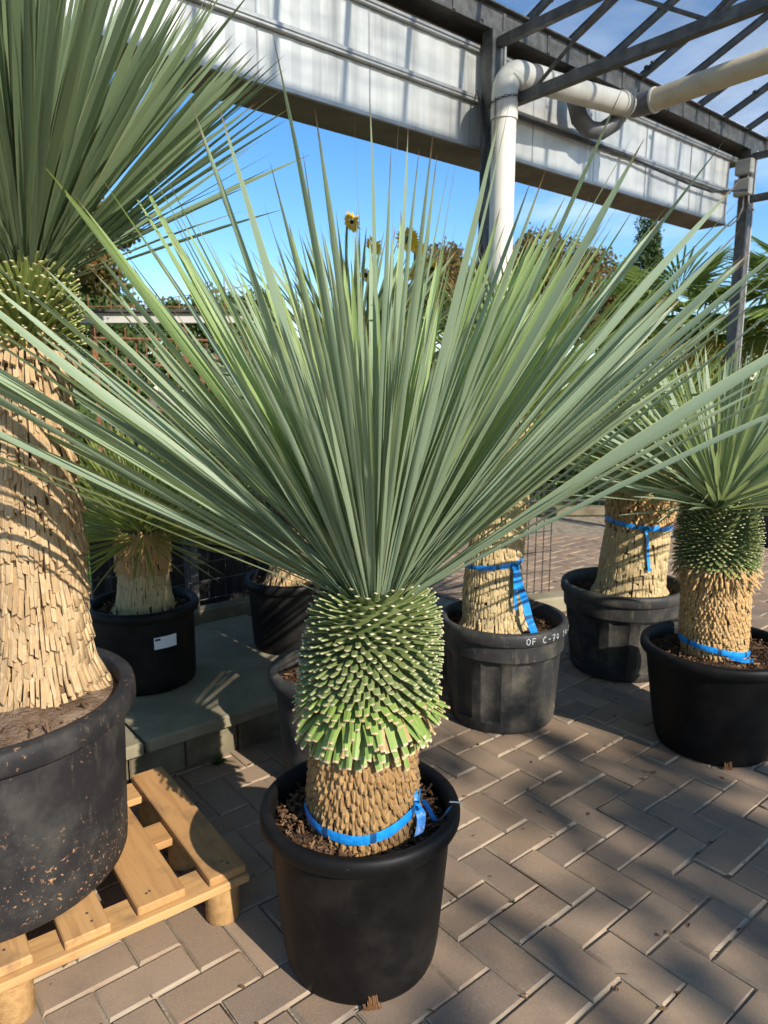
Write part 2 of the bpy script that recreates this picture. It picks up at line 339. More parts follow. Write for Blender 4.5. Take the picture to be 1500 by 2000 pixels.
class MB:
    def __init__(s): s.v, s.f, s.uv = [], [], []
    def add(s, v, f, uv=None):
        o = len(s.v); s.v += [tuple(p) for p in v]; s.f += [tuple(i + o for i in q) for q in f]
        s.uv += list(uv) if uv is not None else [(0.5, 0.5)] * len(v)
    def box(s, x0, x1, y0, y1, z0, z1, mtx=None):
        v = [Vector(p) for p in ((x0, y0, z0), (x1, y0, z0), (x1, y1, z0), (x0, y1, z0), (x0, y0, z1), (x1, y0, z1), (x1, y1, z1), (x0, y1, z1))]
        if mtx is not None: v = [mtx @ p for p in v]
        s.add(v, [(0, 3, 2, 1), (4, 5, 6, 7), (0, 1, 5, 4), (1, 2, 6, 5), (2, 3, 7, 6), (3, 0, 4, 7)])
        return s
    def cbox(s, x0, x1, y0, y1, z0, z1, c=0.004, mtx=None):
        """box with chamfered edges"""
        v = []; idx = {}
        for ix, X in ((0, x0), (1, x1)):
            for iy, Y in ((0, y0), (1, y1)):
                for iz, Z in ((0, z0), (1, z1)):
                    dx, dy, dz = (c if ix == 0 else -c), (c if iy == 0 else -c), (c if iz == 0 else -c)
                    for k, p in enumerate(((X, Y + dy, Z + dz), (X + dx, Y, Z + dz), (X + dx, Y + dy, Z))):
                        idx[ix, iy, iz, k] = len(v); v.append(Vector(p))
        I = idx; f = []
        for a in (0, 1):
            q = [I[a, 0, 0, 0], I[a, 1, 0, 0], I[a, 1, 1, 0], I[a, 0, 1, 0]]; f.append(q if a else q[::-1])
            q = [I[0, a, 0, 1], I[0, a, 1, 1], I[1, a, 1, 1], I[1, a, 0, 1]]; f.append(q if a else q[::-1])
            q = [I[0, 0, a, 2], I[1, 0, a, 2], I[1, 1, a, 2], I[0, 1, a, 2]]; f.append(q if a else q[::-1])
        for a in (0, 1):
            for b in (0, 1):
                f.append((I[a, b, 0, 0], I[a, b, 1, 0], I[a, b, 1, 1], I[a, b, 0, 1]) if (a == b) == True and False else (I[a, b, 0, 0], I[a, b, 0, 1], I[a, b, 1, 1], I[a, b, 1, 0]))
                f.append((I[a, 0, b, 0], I[a, 0, b, 2], I[a, 1, b, 2], I[a, 1, b, 0]))
                f.append((I[0, a, b, 1], I[0, a, b, 2], I[1, a, b, 2], I[1, a, b, 1]))
                for d in (0, 1): f.append((I[a, b, d, 0], I[a, b, d, 1], I[a, b, d, 2]))
        if mtx is not None: v = [mtx @ p for p in v]
        s.add(v, f); return s
    def tube(s, pts, r, n=8, cap=True, closed=False):
        pts = [Vector(p) for p in pts]; m = len(pts)
        rad = r if isinstance(r, (list, tuple)) else [r] * m
        up = None; v = []; uv = []; tot = 0
        for i, p in enumerate(pts):
            a = pts[(i - 1) % m] if (i > 0 or closed) else p; b = pts[(i + 1) % m] if (i < m - 1 or closed) else p
            t = (b - a).normalized()
            if up is None:
                up = Vector((0, 0, 1)) if abs(t.z) < 0.9 else Vector((1, 0, 0))
            x = t.cross(up).normalized(); up = x.cross(t).normalized()
            if i: tot += (p - pts[i - 1]).length
            for k in range(n):
                an = 2 * math.pi * k / n
                v.append(p + (x * math.cos(an) + up * math.sin(an)) * rad[i]); uv.append((k / n, tot))
        f = []
        for i in range(m if closed else m - 1):
            j = (i + 1) % m
            for k in range(n): f.append((i * n + k, i * n + (k + 1) % n, j * n + (k + 1) % n, j * n + k))
        if cap and not closed: f.append(tuple(range(n))[::-1]); f.append(tuple((m - 1) * n + k for k in range(n)))
        s.add(v, f, uv); return s
    def lathe(s, prof, n=48, c=(0, 0)):
        v = []; f = []; m = len(prof); uv = []
        for i, (r, z) in enumerate(prof):
            for k in range(n):
                a = 2 * math.pi * k / n; v.append((c[0] + r * math.cos(a), c[1] + r * math.sin(a), z)); uv.append((k / n, i / m))
        for i in range(m - 1):
            for k in range(n): f.append((i * n + k, i * n + (k + 1) % n, (i + 1) * n + (k + 1) % n, (i + 1) * n + k))
        s.add(v, f, uv); return s
    def strip(s, pts, wid, wv=None, th=0.0):
        """ribbon along pts, width vector wid (constant or list)"""
        n = len(pts); v = []; uv = []; tot = 0
        for i, p in enumerate(pts):
            w = wid[i] if isinstance(wid, list) else wid
            p = Vector(p); w = Vector(w)
            if i: tot += (p - Vector(pts[i - 1])).length
            v += [p - w * 0.5, p + w * 0.5]; uv += [(0, tot), (1, tot)]
        f = [(2 * i, 2 * i + 1, 2 * i + 3, 2 * i + 2) for i in range(n - 1)]
        s.add(v, f, uv); return s
    def mesh(s, name, mat, smooth=False): return mesh_of(name, s.v, s.f, s.uv, mat, smooth)
    def build(s, name, mat, parent=None, smooth=False, mtx=None): return link(name, s.mesh(name, mat, smooth), parent, mtx)

def link(name, me, parent=None, mtx=None):
    o = bpy.data.objects.new(name, me); COL.objects.link(o)
    if parent is not None: o.parent = parent
    if mtx is not None: o.matrix_basis = mtx
    return o
def tag(o, label=None, cat=None, group=None, kind=None):
    if label: o['label'] = label
    if cat: o['category'] = cat
    if group: o['group'] = group
    if kind: o['kind'] = kind
    return o
def thing(name, loc, label, cat, group=None, rz=0.0):
    o = bpy.data.objects.new(name, None); COL.objects.link(o)
    o.empty_display_size = 0.1; o.location = loc; o.rotation_euler = (0, 0, rz)
    return tag(o, label, cat, group)
def structure(name, mb, mat, smooth=False, kind='structure'):
    return tag(mb.build(name, mat, None, smooth), kind=kind)
def smooth_by_angle(o, ang=35):
    me = o.data
    me.polygons.foreach_set('use_smooth', [True] * len(me.polygons))
    me.set_sharp_from_angle(angle=R(ang))
    return o

# ---------- pieces: the nearest ones are objects of their own, the rest one joined mass
class Proto:
    def __init__(s, name, v, f, uv, mat, smooth=True):
        s.v = np.array(v, dtype=float); s.f = f; s.uv = list(uv); s.mat = mat; s.smooth = smooth
        s.me = mesh_of(name, v, f, uv, mat, smooth)
def scatter(name, parent, items, nparts, score, mass_name=None):
    """items: list of (Proto, Matrix local)."""
    order = sorted(range(len(items)), key=lambda i: -score(items[i][1]))
    top = order[:nparts]; rest = order[nparts:]
    for i in top: link(name, items[i][0].me, parent, items[i][1])
    bymat = {}
    for i in rest: bymat.setdefault(items[i][0].mat, []).append(items[i])
    for mt, its in bymat.items():
        V = []; F = []; UV = []; off = 0
        for pr, mx in its:
            m = np.array(mx); V.append(pr.v @ m[:3, :3].T + m[:3, 3]); F += [tuple(k + off for k in q) for q in pr.f]; UV += pr.uv; off += len(pr.v)
        if V:
            o = link(mass_name or name + '_mass', mesh_of(mass_name or name, np.concatenate(V), F, UV, mt, True), parent); o['kind'] = 'stuff'

def frame(x, z, loc):
    x = Vector(x).normalized(); z = Vector(z); z = (z - x * z.dot(x)).normalized(); y = z.cross(x)
    return Matrix(((x.x, y.x, z.x, loc[0]), (x.y, y.y, z.y, loc[1]), (x.z, y.z, z.z, loc[2]), (0, 0, 0, 1)))

# ------------------------------------------------------------------ yucca leaves
PROF = [(0.0, 0.62), (0.06, 0.45), (0.25, 0.70), (0.5, 1.0), (0.70, 0.86), (0.86, 0.50), (0.95, 0.2), (1.0, 0.015)]
def leaf_proto(name, mat, W, bend, bow, twist, seed):
    v = []; uv = []; f = []
    for (t, w) in PROF:
        cx = t; cz = -bend * t * t; cy = bow * math.sin(t * math.pi * 0.8) * t
        a = twist * t
        hw = W * w * 0.5
        for k, s_ in enumerate((-1, 0, 1)):
            yy = s_ * hw * math.cos(a); zz = s_ * hw * math.sin(a) + (0.22 * hw if s_ else -0.06 * hw)
            v.append((cx, cy + yy, cz + zz)); uv.append(((s_ + 1) / 2, t))
    for i in range(len(PROF) - 1):
        for k in range(2): f.append((i * 3 + k, (i + 1) * 3 + k, (i + 1) * 3 + k + 1, i * 3 + k + 1))
    return Proto(name, v, f, uv, mat, True)
def leaf_set(mat, W, seed, n=12, bend=(-0.02, 0.07), tw=0.9):
    r = random.Random(seed)
    out = []
    for i in range(n):
        tws = r.uniform(-0.35, 0.35) if i < n * 0.75 else r.choice((-1, 1)) * r.uniform(tw, tw * 1.9)
        out.append(leaf_proto('leaf', mat, W * r.uniform(0.85, 1.15), r.uniform(*bend), r.uniform(-0.035, 0.035), tws, i))
    return out

def crown(parent, apex, rad, n, L, W, mat, seed, nparts, elmin=14, elfront=None, elmax=86, bend=(-0.02, 0.07), drop=0.05, cone=1.0, jitter=5, short=None, young_sunlit=None):
    """rosette of sword leaves; the dome they spring from is the crown's own mesh"""
    r = random.Random(seed)
    apex = Vector(apex)
    mb = MB(); prof = [(rad * math.cos(a), -drop + (drop + rad * 0.20) * math.sin(a)) for a in [i * math.pi / 2 / 6 for i in range(7)]]
    mb.lathe([(rad * 0.9, -drop * 1.6)] + prof, 20)
    c = mb.build('crown', 'core_green', parent, True, Matrix.Translation(apex))
    protos = leaf_set(mat, W / L, seed + 1, bend=bend)
    yp = leaf_set(young_sunlit, W / L, seed + 2, bend=bend) if young_sunlit else protos
    items = []
    for i in range(n):
        t = (i + 0.5) / n; az = i * 2.39996 + r.uniform(-0.15, 0.15)
        lo = elmin(az, r) if callable(elmin) else elmin
        if elfront is not None:
            cf = min(1, max(0, (-math.sin(az) - 0.1) / 0.65)); cf = cf * cf * (3 - 2 * cf); lo = lo + (elfront - lo) * cf
        el = math.asin(math.sin(R(lo)) + (math.sin(R(elmax)) - math.sin(R(lo))) * t ** cone) + R(r.uniform(-jitter, jitter))
        d = Vector((math.cos(el) * math.cos(az), math.cos(el) * math.sin(az), math.sin(el)))
        up = Vector((0, 0, 1)) if el < R(84) else Vector((-math.cos(az), -math.sin(az), 0.2))
        roll = r.gauss(0, 0.38)
        nrm = Matrix.Rotation(roll, 3, d) @ up
        b = Vector((math.cos(az), math.sin(az), 0)) * rad * (0.97 - 0.8 * t ** 1.25) + Vector((0, 0, -drop + (drop + rad * 0.25) * t ** 0.8))
        ln = L * r.uniform(0.86, 1.06) * (1.0 if el < R(70) else 0.9)
        if short is not None: ln *= short(el, az, r)
        wf = 0.58 if (short is not None and -math.sin(az) > 0.2) else 1.0
        m = frame(d, nrm, b) @ Matrix.Diagonal((ln, ln * wf, ln, 1))
        items.append((r.choice(yp if (el > R(52) and math.sin(az) > -0.2 and r.random() < 0.75) else protos), m))  # steep side and back leaves mostly take the sun-lightened green, if given
    base = parent.location + apex
    def score(m):
        tip = base + (m @ Vector((0.55, 0, 0)))
        return -(tip - CAM).length
    scatter('leaf', c, items, nparts, score, 'leaf_mass')
    return c

# ------------------------------------------------------------------ trunks
class Axis:
    """trunk axis: list of (x, y, z, r) in local coordinates of the plant"""
    def __init__(s, rings): s.r = rings
    def at(s, z):
        q = s.r
        if z <= q[0][2]: return q[0][0], q[0][1], q[0][3]
        for a, b in zip(q, q[1:]):
            if z <= b[2]:
                t = (z - a[2]) / (b[2] - a[2]); return tuple(a[k] + (b[k] - a[k]) * t for k in (0, 1, 3))
        return q[-1][0], q[-1][1], q[-1][3]
    def core(s, parent, mat='core', inset=0.004, name='trunk'):
        mb = MB(); n = 28; v = []; f = []
        zs = [s.r[0][2] + (s.r[-1][2] - s.r[0][2]) * i / 16 for i in range(17)]
        for z in zs:
            x, y, r = s.at(z)
            for k in range(n):
                a = 2 * math.pi * k / n; v.append((x + (r - inset) * math.cos(a), y + (r - inset) * math.sin(a), z))
        for i in range(16):
            for k in range(n): f.append((i * n + k, i * n + (k + 1) % n, (i + 1) * n + (k + 1) % n, (i + 1) * n + k))
        f.append(tuple(16 * n + k for k in range(n)))
        mb.add(v, f); return mb.build(name, mat, parent, True)
    def surf(s, th, z, out=0.0):
        x, y, r = s.at(z); return Vector((x + (r + out) * math.cos(th), y + (r + out) * math.sin(th), z))

def facing_score(parent):
    base = parent.location.copy()
    def sc_(m):
        p = base + m.translation; rad = Vector((m[0][2], m[1][2], m[2][2]))
        v = (CAM - p); return (1.0 if rad.dot(v) > -0.05 * v.length else -5.0) - v.length * 0.1
    return sc_
def facing_radial(parent, ax):
    base = parent.location.copy()
    def sc_(m):
        q = m.translation; x, y, r = ax.at(q.z)
        rad = Vector((q.x - x, q.y - y, 0)).normalized(); v = CAM - (base + q); v.z = 0
        return rad.dot(v.normalized()) - 0.02 * q.z
    return sc_

def scale_proto(mat, L, w, th, r, kind='shingle'):
    """bark piece: X down along the trunk, Y across, Z outward"""
    if kind == 'shingle':
        a, b = r.uniform(0.85, 1.05), r.uniform(0.75, 1.1); e = r.uniform(-0.12, 0.12)
        v = [(-L * 0.5, -w * 0.5 * a, -th), (-L * 0.5, w * 0.5 * a, -th), (L * 0.5, w * 0.5 * b, -th * 0.6), (L * (0.5 + e), -w * 0.5 * b, -th * 0.6),
             (-L * 0.5, -w * 0.45 * a, 0), (-L * 0.5, w * 0.45 * a, 0), (L * 0.46, w * 0.45 * b, th * 0.9), (L * (0.46 + e), -w * 0.45 * b, th * 0.7)]
        f = [(4, 5, 1, 0)[::-1], (4, 7, 6, 5), (0, 3, 7, 4)[::-1], (5, 6, 2, 1)[::-1], (7, 3, 2, 6)]
        uv = [(0, 0), (1, 0), (1, 1), (0, 1)] * 2
        f = [(0, 1, 5, 4), (4, 5, 6, 7), (0, 4, 7, 3), (1, 2, 6, 5), (3, 7, 6, 2)]
        f = [q[::-1] for q in f]
    else:   # rounded lobe
        v = []; uv = []; f = []
        P = [(-0.5, 0.7, 0.0), (-0.1, 1.0, 0.55), (0.3, 0.85, 1.0), (0.5, 0.45, 0.6)]
        for t, ww, h in P:
            for k in (-1, 0, 1):
                v.append((t * L, k * ww * w * 0.5, th * (h * (1.0 if k == 0 else 0.35) - 0.2))); uv.append(((k + 1) / 2, t + 0.5))
        for i in range(3):
            for k in range(2): f.append((i * 3 + k, (i + 1) * 3 + k, (i + 1) * 3 + k + 1, i * 3 + k + 1))
        v.append((0.42 * L, 0, -th)); uv.append((0.5, 1)); f += [(9, 12, 10), (10, 12, 11)]
    return Proto('bark_scale', v, f, uv, mat, False)

def bark(parent, trunk, ax, z0, z1, dz, dw, L, w, th, mat, seed, nparts, kind='shingle', flare=0.12, rag=0.25, ring=True, extra=None):
    r = random.Random(seed)
    protos = [scale_proto(mat, L * r.uniform(0.85, 1.2), w * r.uniform(0.75, 1.2), th * r.uniform(0.7, 1.3), r, kind) for _ in range(10)]
    items = []; z = z0; row = 0
    while z < z1:
        x, y, rr = ax.at(z); n = max(8, int(2 * math.pi * rr / dw)); ph = r.random() * 6.28 if ring else row * 0.5 * 2 * math.pi / n
        for k in range(n):
            if r.random() < 0.03: continue
            th_ = ph + 2 * math.pi * (k + r.uniform(-0.25, 0.25)) / n
            zz = z + r.uniform(-rag, rag) * dz
            fl = flare * r.uniform(0.2, 1.6)
            if extra: fl += extra(z)
            R_ = Vector((math.cos(th_), math.sin(th_), 0)); D = (Vector((0, 0, -1)) * math.cos(fl) + R_ * math.sin(fl))
            T = Vector((-math.sin(th_), math.cos(th_), 0)); D = (D + T * r.gauss(0, 0.03)).normalized()
            p = ax.surf(th_, zz, r.uniform(-0.001, th * 0.6) + L * 0.5 * math.sin(fl))
            items.append((r.choice(protos), frame(D, R_, p)))
        z += dz; row += 1
    scatter('bark_scale', trunk, items, nparts, facing_radial(parent, ax), 'bark_scale_mass')

def stub_proto(mat, L, w, th, r):
    a = r.uniform(0.8, 1.0)
    c = r.uniform(-0.12, 0.12)
    v = []; uv = []
    for t, ww, hh in ((0, 1.45, 1.3), (0.55, 1.02 * a, 1.0), (0.90, 0.86 * a, 0.9), (1.0, 0.80 * a, 0.8)):
        bend = -0.05 * t * t * L
        for (sy, sz) in ((-1, 0.15), (0, -0.5), (1, 0.15), (0, 0.5)):
            v.append((L * t + c * sy * w * (t > 0.9), sy * ww * w * 0.5, sz * th * hh + bend)); uv.append((0.5 + sy * 0.5, t))
    f = []
    for i in range(3):
        for k in range(4): f.append((i * 4 + k, i * 4 + (k + 1) % 4, (i + 1) * 4 + (k + 1) % 4, (i + 1) * 4 + k))
    f.append((12, 13, 14, 15))
    f = [q[::-1] for q in f]
    return Proto('leaf_stub', v, f, uv, mat, False)

def stubs(parent, trunk, ax, z0, z1, sp, L, w, th, mats, seed, nparts, ang, rag=6, swirl=0.0, zj=0.15):
    """cut leaf bases; ang(t) = elevation in degrees from bottom (0) to top (1); mats(t) picks the material"""
    r = random.Random(seed)
    lib = {}
    items = []
    z = z0; row = 0
    while z < z1:
        t = (z - z0) / (z1 - z0); x, y, rr = ax.at(z); n = 1     # one long spiral, as leaves grow
        for k in range(n):
            a = row * 2.39996 + r.uniform(-0.04, 0.04) * sp / rr
            zz = z + r.uniform(-zj, zj) * sp
            tt = min(1, max(0, t + r.uniform(-0.07, 0.07)))
            mt = mats(tt)
            if mt not in lib: lib[mt] = [stub_proto(mt, L * r.uniform(0.85, 1.15), w * r.uniform(0.85, 1.15), th, r) for _ in range(8)]
            el = R(ang(t) + r.uniform(-rag, rag)); Rv = Vector((math.cos(a), math.sin(a), 0)); T = Vector((-math.sin(a), math.cos(a), 0))
            d = Rv * math.cos(el) + Vector((0, 0, 1)) * math.sin(el) + T * (swirl * 1.2 + r.gauss(0, 0.06))
            nz = Vector((0, 0, 1)) * math.cos(el) - Rv * math.sin(el)
            items.append((r.choice(lib[mt]), frame(d, nz, ax.surf(a, zz, -0.004))))
        z += sp * sp * 0.80 / (2 * math.pi * rr); row += 1
    scatter('leaf_stub', trunk, items, nparts, facing_radial(parent, ax), 'leaf_stub_mass')

# ------------------------------------------------------------------ pots
def pot(parent, rb, rt, h, mat, ribs=0, n=72, lip=0.020, liph=0.034, soil_z=0.045, soilmat='soil', c=(0, 0), seed=0, bits=220):
    """rb base radius, rt outer rim radius, h height; local origin at the pot's foot"""
    rw = rt - lip                      # wall radius under the rim
    def wall(z): return rb + (rw - rb) * (z / (h - liph)) ** 0.9
    prof = [(0.0, 0.012), (rb - 0.03, 0.010), (rb - 0.02, 0.0), (rb - 0.006, 0.004), (rb + 0.0, 0.018)]
    zs = [0.05, 0.10, 0.18, 0.26, 0.34]; zs = [z for z in zs if z < h - liph - 0.02]
    if ribs:
        band = h - liph - 0.075
        zs = [0.045, 0.05, 0.12, 0.20, band - 0.012]
        zs = [z for z in zs if z < band - 0.005]
        prof += [(wall(z), z) for z in zs] + [(wall(band) + 0.006, band), (wall(band) + 0.010, band + 0.006), (rw + 0.006, h - liph - 0.003)]
        flu = {round(z, 4) for z in zs if z > 0.047}
    else:
        prof += [(wall(z), z) for z in zs] + [(rw - 0.001, h - liph - 0.004)]; flu = set()
    mb = MB(); v = []; uv = []; f = []
    for i, (r, z) in enumerate(prof):
        for k in range(n):
            a = 2 * math.pi * k / n; rr = r
            if ribs and round(z, 4) in flu:
                ph = (k * ribs / n) % 1.0; rr = r - (0.011 if 0.05 < ph < 0.60 else 0.0)
            v.append((c[0] + rr * math.cos(a), c[1] + rr * math.sin(a), z)); uv.append((k / n, z))
    for i in range(len(prof) - 1):
        for k in range(n): f.append((i * n + k, i * n + (k + 1) % n, (i + 1) * n + (k + 1) % n, (i + 1) * n + k))
    mb.add(v, f, uv)
    body = smooth_by_angle(mb.build('pot', mat, parent), 30 if ribs else 40)
    # rim: rolled lip and the inside wall down to the soil
    rm = MB(); z0 = h - liph
    rp = [(rw - 0.002, z0 - 0.006), (rt - 0.004, z0 - 0.004), (rt, z0 + 0.004), (rt, z0 + liph * 0.55), (rt - 0.003, h - 0.006), (rt - 0.009, h), (rt - lip - 0.002, h), (rt - lip - 0.008, h - 0.006), (rt - lip - 0.012, z0 - 0.01), (rt - lip - 0.022, z0 - 0.09)]
    rm.lathe(rp, n, c)
    rim = smooth_by_angle(rm.build('rim', mat, body), 50)
    # soil: uneven disc
    r = random.Random(seed); zs_ = h - soil_z; Rs = rt - lip - 0.013
    sv = [(c[0], c[1], zs_ + 0.012)]; sf = []; rings = 9; ns = 40
    for i in range(1, rings + 1):
        for k in range(ns):
            a = 2 * math.pi * k / ns; q = Rs * i / rings
            dz = 0.012 * math.sin(a * 2 + seed) + 0.006 * math.sin(a * 5 + i) + r.uniform(-0.006, 0.006)
            sv.append((c[0] + q * math.cos(a), c[1] + q * math.sin(a), zs_ + (dz if i < rings else -0.004)))
    for k in range(ns): sf.append((0, 1 + k, 1 + (k + 1) % ns))
    for i in range(rings - 1):
        for k in range(ns): sf.append((1 + i * ns + k, 1 + (i + 1) * ns + k, 1 + (i + 1) * ns + (k + 1) % ns, 1 + i * ns + (k + 1) % ns))
    sb = MB(); sb.add(sv, sf); soil = sb.build('soil', soilmat, parent, True)
    if bits:
        bb = MB()
        for _ in range(bits):
            a = r.uniform(0, 6.28); q = Rs * math.sqrt(r.uniform(0.1, 0.93)); s_ = r.uniform(0.0012, 0.0045); l_ = s_ * r.choice((1, 1, 1.4, 3.0, 5.0))
            m = Matrix.Translation((c[0] + q * math.cos(a), c[1] + q * math.sin(a), zs_ + 0.006 + 0.012 * math.sin(a * 2 + seed) * (q / Rs))) @ Matrix.Rotation(r.uniform(0, 6.28), 4, Vector((r.random(), r.random(), r.random() + .1)).normalized())
            bb.box(-l_, l_, -s_ * 0.6, s_ * 0.6, -s_ * 0.5, s_ * 0.5, m)
        b = bb.build('bark_crumb', 'soil_bits', soil); b['kind'] = 'stuff'
    return body, rim, soil

def tape_ring(parent, pts, width, name='tape'):
    """closed ribbon through pts (list of Vector), standing on edge, slightly crinkled"""
    mb = MB(); n = len(pts); v = []; uv = []; f = []; tot = 0
    r = random.Random(7)
    for i in range(n + 1):
        p = pts[i % n]
        if i: tot += (pts[i % n] - pts[i - 1]).length
        cr = r.uniform(-0.0012, 0.0012); w = width * r.uniform(0.82, 1.05)
        c = sum(pts, Vector()) / n; out = (p - c); out.z = 0; out.normalize()
        v += [p - Vector((0, 0, w / 2)) + out * cr, p + out * (0.0025 + cr), p + Vector((0, 0, w / 2)) + out * cr]; uv += [(0, tot), (0.5, tot), (1, tot)]
    for i in range(n):
        for k in range(2): f.append((i * 3 + k, (i + 1) * 3 + k, (i + 1) * 3 + k + 1, i * 3 + k + 1))
    mb.add(v, f, uv); return mb.build(name, 'tape', parent, True)
def tape_tail(ring, pts, width, side, name='tape_tail'):
    pts = [Vector(p) for p in pts]; q = []
    for i in range(len(pts) - 1):
        p0, p1, p2, p3 = pts[max(0, i - 1)], pts[i], pts[i + 1], pts[min(len(pts) - 1, i + 2)]
        for j in range(5):
            u = j / 5; q.append(0.5 * ((2 * p1) + (p2 - p0) * u + (2 * p0 - 5 * p1 + 4 * p2 - p3) * u * u + (3 * p1 - p0 - 3 * p2 + p3) * u ** 3))
    pts = q + [pts[-1]]
    mb = MB(); ws = []
    for i in range(len(pts)): ws.append(Vector(side) * width * (1.0 if i else 0.5))
    mb.strip([Vector(p) for p in pts], ws); return mb.build(name, 'tape', ring, True)
def ring_pts(ax, zf, out, n=40):
    P = []
    for i in range(n):
        a = 2 * math.pi * i / n; z = zf(a); P.append(ax.surf(a, z, out))
    return P

# ================================================================== SETTING
A50 = 50.5
ea = Vector((math.sin(R(A50)), math.cos(R(A50)), 0))          # along the gutter beam, to the right and away
en = Vector((math.cos(R(A50)), -math.sin(R(A50)), 0))         # towards the camera
FR = lambda o: Matrix(((ea.x, -en.x, 0, o[0]), (ea.y, -en.y, 0, o[1]), (0, 0, 1, o[2]), (0, 0, 0, 1)))   # local x = ea, y = away, z = up

structure('ground', MB().box(-150, 150, -60, 220, -0.30, -0.030), 'dirt')
sand = MB(); sand.box(-5.5, 6.0, -0.4, 7.6, -0.020, -0.0085)
joint_bed = structure('joint_bed', sand, 'sand')

# ---- herringbone paving
def build_paving():
    w = 0.105; g = 0.0028; ch = 0.0055; hgt = 0.03
    O = Vector((-0.801, 1.399, 0)); ey = en
    root = tag(thing('paving', (0, 0, 0), None, None), kind='structure')
    r = random.Random(3)
    def brick(lx, ly, s):
        x0, x1, y0, y1 = g / 2 - lx / 2, lx / 2 - g / 2, g / 2 - ly / 2, ly / 2 - g / 2
        c = ch * s; d = ch * 0.85 * s
        v = [(x0, y0, -hgt), (x1, y0, -hgt), (x1, y1, -hgt), (x0, y1, -hgt), (x0, y0, -d), (x1, y0, -d), (x1, y1, -d), (x0, y1, -d),
             (x0 + c, y0 + c, 0), (x1 - c, y0 + c, 0), (x1 - c, y1 - c, 0), (x0 + c, y1 - c, 0)]
        v = v[:4] + [(a + r.uniform(-0.0007, 0.0007), b + r.uniform(-0.0007, 0.0007), c_ + r.uniform(-0.0015, 0.0006)) for a, b, c_ in v[4:8]] + [(a + r.uniform(-0.0016, 0.0016), b + r.uniform(-0.0016, 0.0016), c_) for a, b, c_ in v[8:]]
        v2 = v + v[8:12]
        f = [(0, 1, 5, 4), (1, 2, 6, 5), (2, 3, 7, 6), (3, 0, 4, 7), (4, 5, 9, 8), (5, 6, 10, 9), (6, 7, 11, 10), (7, 4, 8, 11), (12, 13, 14, 15)]
        uv = [(1, 0)] * 8 + [(0.75, 0)] * 4 + [(0, 0)] * 4
        return Proto('brick', v2, f, uv, 'brick', False)
    H = [brick(2 * w, w, s) for s in (0.55, 0.7, 0.8, 0.9, 1.0, 1.1, 1.25, 1.45)]
    items = []
    rot = Matrix(((ea.x, ey.x, 0, 0), (ea.y, ey.y, 0, 0), (0, 0, 1, 0), (0, 0, 0, 1)))
    flip = Matrix(((ea.x, -ey.x, 0, 0), (ea.y, -ey.y, 0, 0), (0, 0, 1, 0), (0, 0, 0, 1)))
    rot = flip; rotv = flip @ Matrix.Rotation(R(90), 4, 'Z')
    for i in range(-45, 85):
        for j in range(-85, 40):
            s = (i - j) % 4
            if s == 0: cx, cy, m = i + 1.0, j + 0.5, rot
            elif s == 2: cx, cy, m = i + 0.5, j, rotv
            else: continue
            p = O + ea * (cx * w) + ey * (cy * w)
            if not (0.75 < p.y < 6.3 and -0.6 * p.y - 0.25 < p.x < 0.6 * p.y + 0.45): continue
            q = p - Vector((-0.81, 2.225, 0)); ly = q.dot(-en)
            if ly > 0.12 and q.dot(ea) < 2.35: continue
            tilt = Matrix.Rotation(r.gauss(0, 0.009), 4, 'X') @ Matrix.Rotation(r.gauss(0, 0.007), 4, 'Y') @ Matrix.Rotation(r.gauss(0, 0.008), 4, 'Z')
            items.append((r.choice(H), Matrix.Translation((p.x, p.y, r.gauss(-0.001, 0.0012))) @ m @ tilt))
    def score(m):
        p = m.translation; dep = p.y * 0.985 + 0.231; u = abs(p.x) / dep; v = (p.y * 0.1736 - 1.31) / dep
        return (1.0 if (u < 0.56 and v > -0.74) else -50) - (p - CAM).length
    scatter('brick', root, items, 300, score, 'brick_mass')
build_paving()
far = MB(); far.add([(2.3, 5.0, -0.006), (14, 5.0, -0.006), (14, 7.2, -0.006), (2.9, 7.2, -0.006)], [(0, 1, 2, 3)])
structure('path', far, 'redpath')
lw = MB(); lw.add([(-20, 6.0, -0.004), (-1.2, 4.6, -0.004), (0.9, 6.9, -0.004), (2.0, 7.9, -0.004), (25, 7.9, -0.004), (25, 16, -0.004), (-20, 16, -0.004)], [(0, 1, 2, 3, 4, 5, 6)])
structure('lawn', lw, 'lawn')
def grass_blades():
    r = random.Random(5); v = []; f = []
    for _ in range(5200):
        if r.random() < 0.6: x, y = r.uniform(1.5, 6), r.uniform(8.0, 9.5)
        else: x, y = r.uniform(-4.5, -1.0), r.uniform(5.2, 8.5)
        if x < 0 and y < 5.3 + abs(x + 1.0) * 0.4: continue
        h = r.uniform(0.04, 0.11); a = r.uniform(0, 6.28); dx, dy = math.cos(a) * 0.008, math.sin(a) * 0.008; o = len(v)
        v += [(x - dx, y - dy, 0), (x + dx, y + dy, 0), (x + r.uniform(-.03, .03), y + r.uniform(-.03, .03), h)]; f.append((o, o + 1, o + 2))
    o = link('grass', mesh_of('grass', v, f, None, 'palm')); tag(o, 'bright green lawn grass seen under the leaves', 'grass', kind='stuff')
grass_blades()

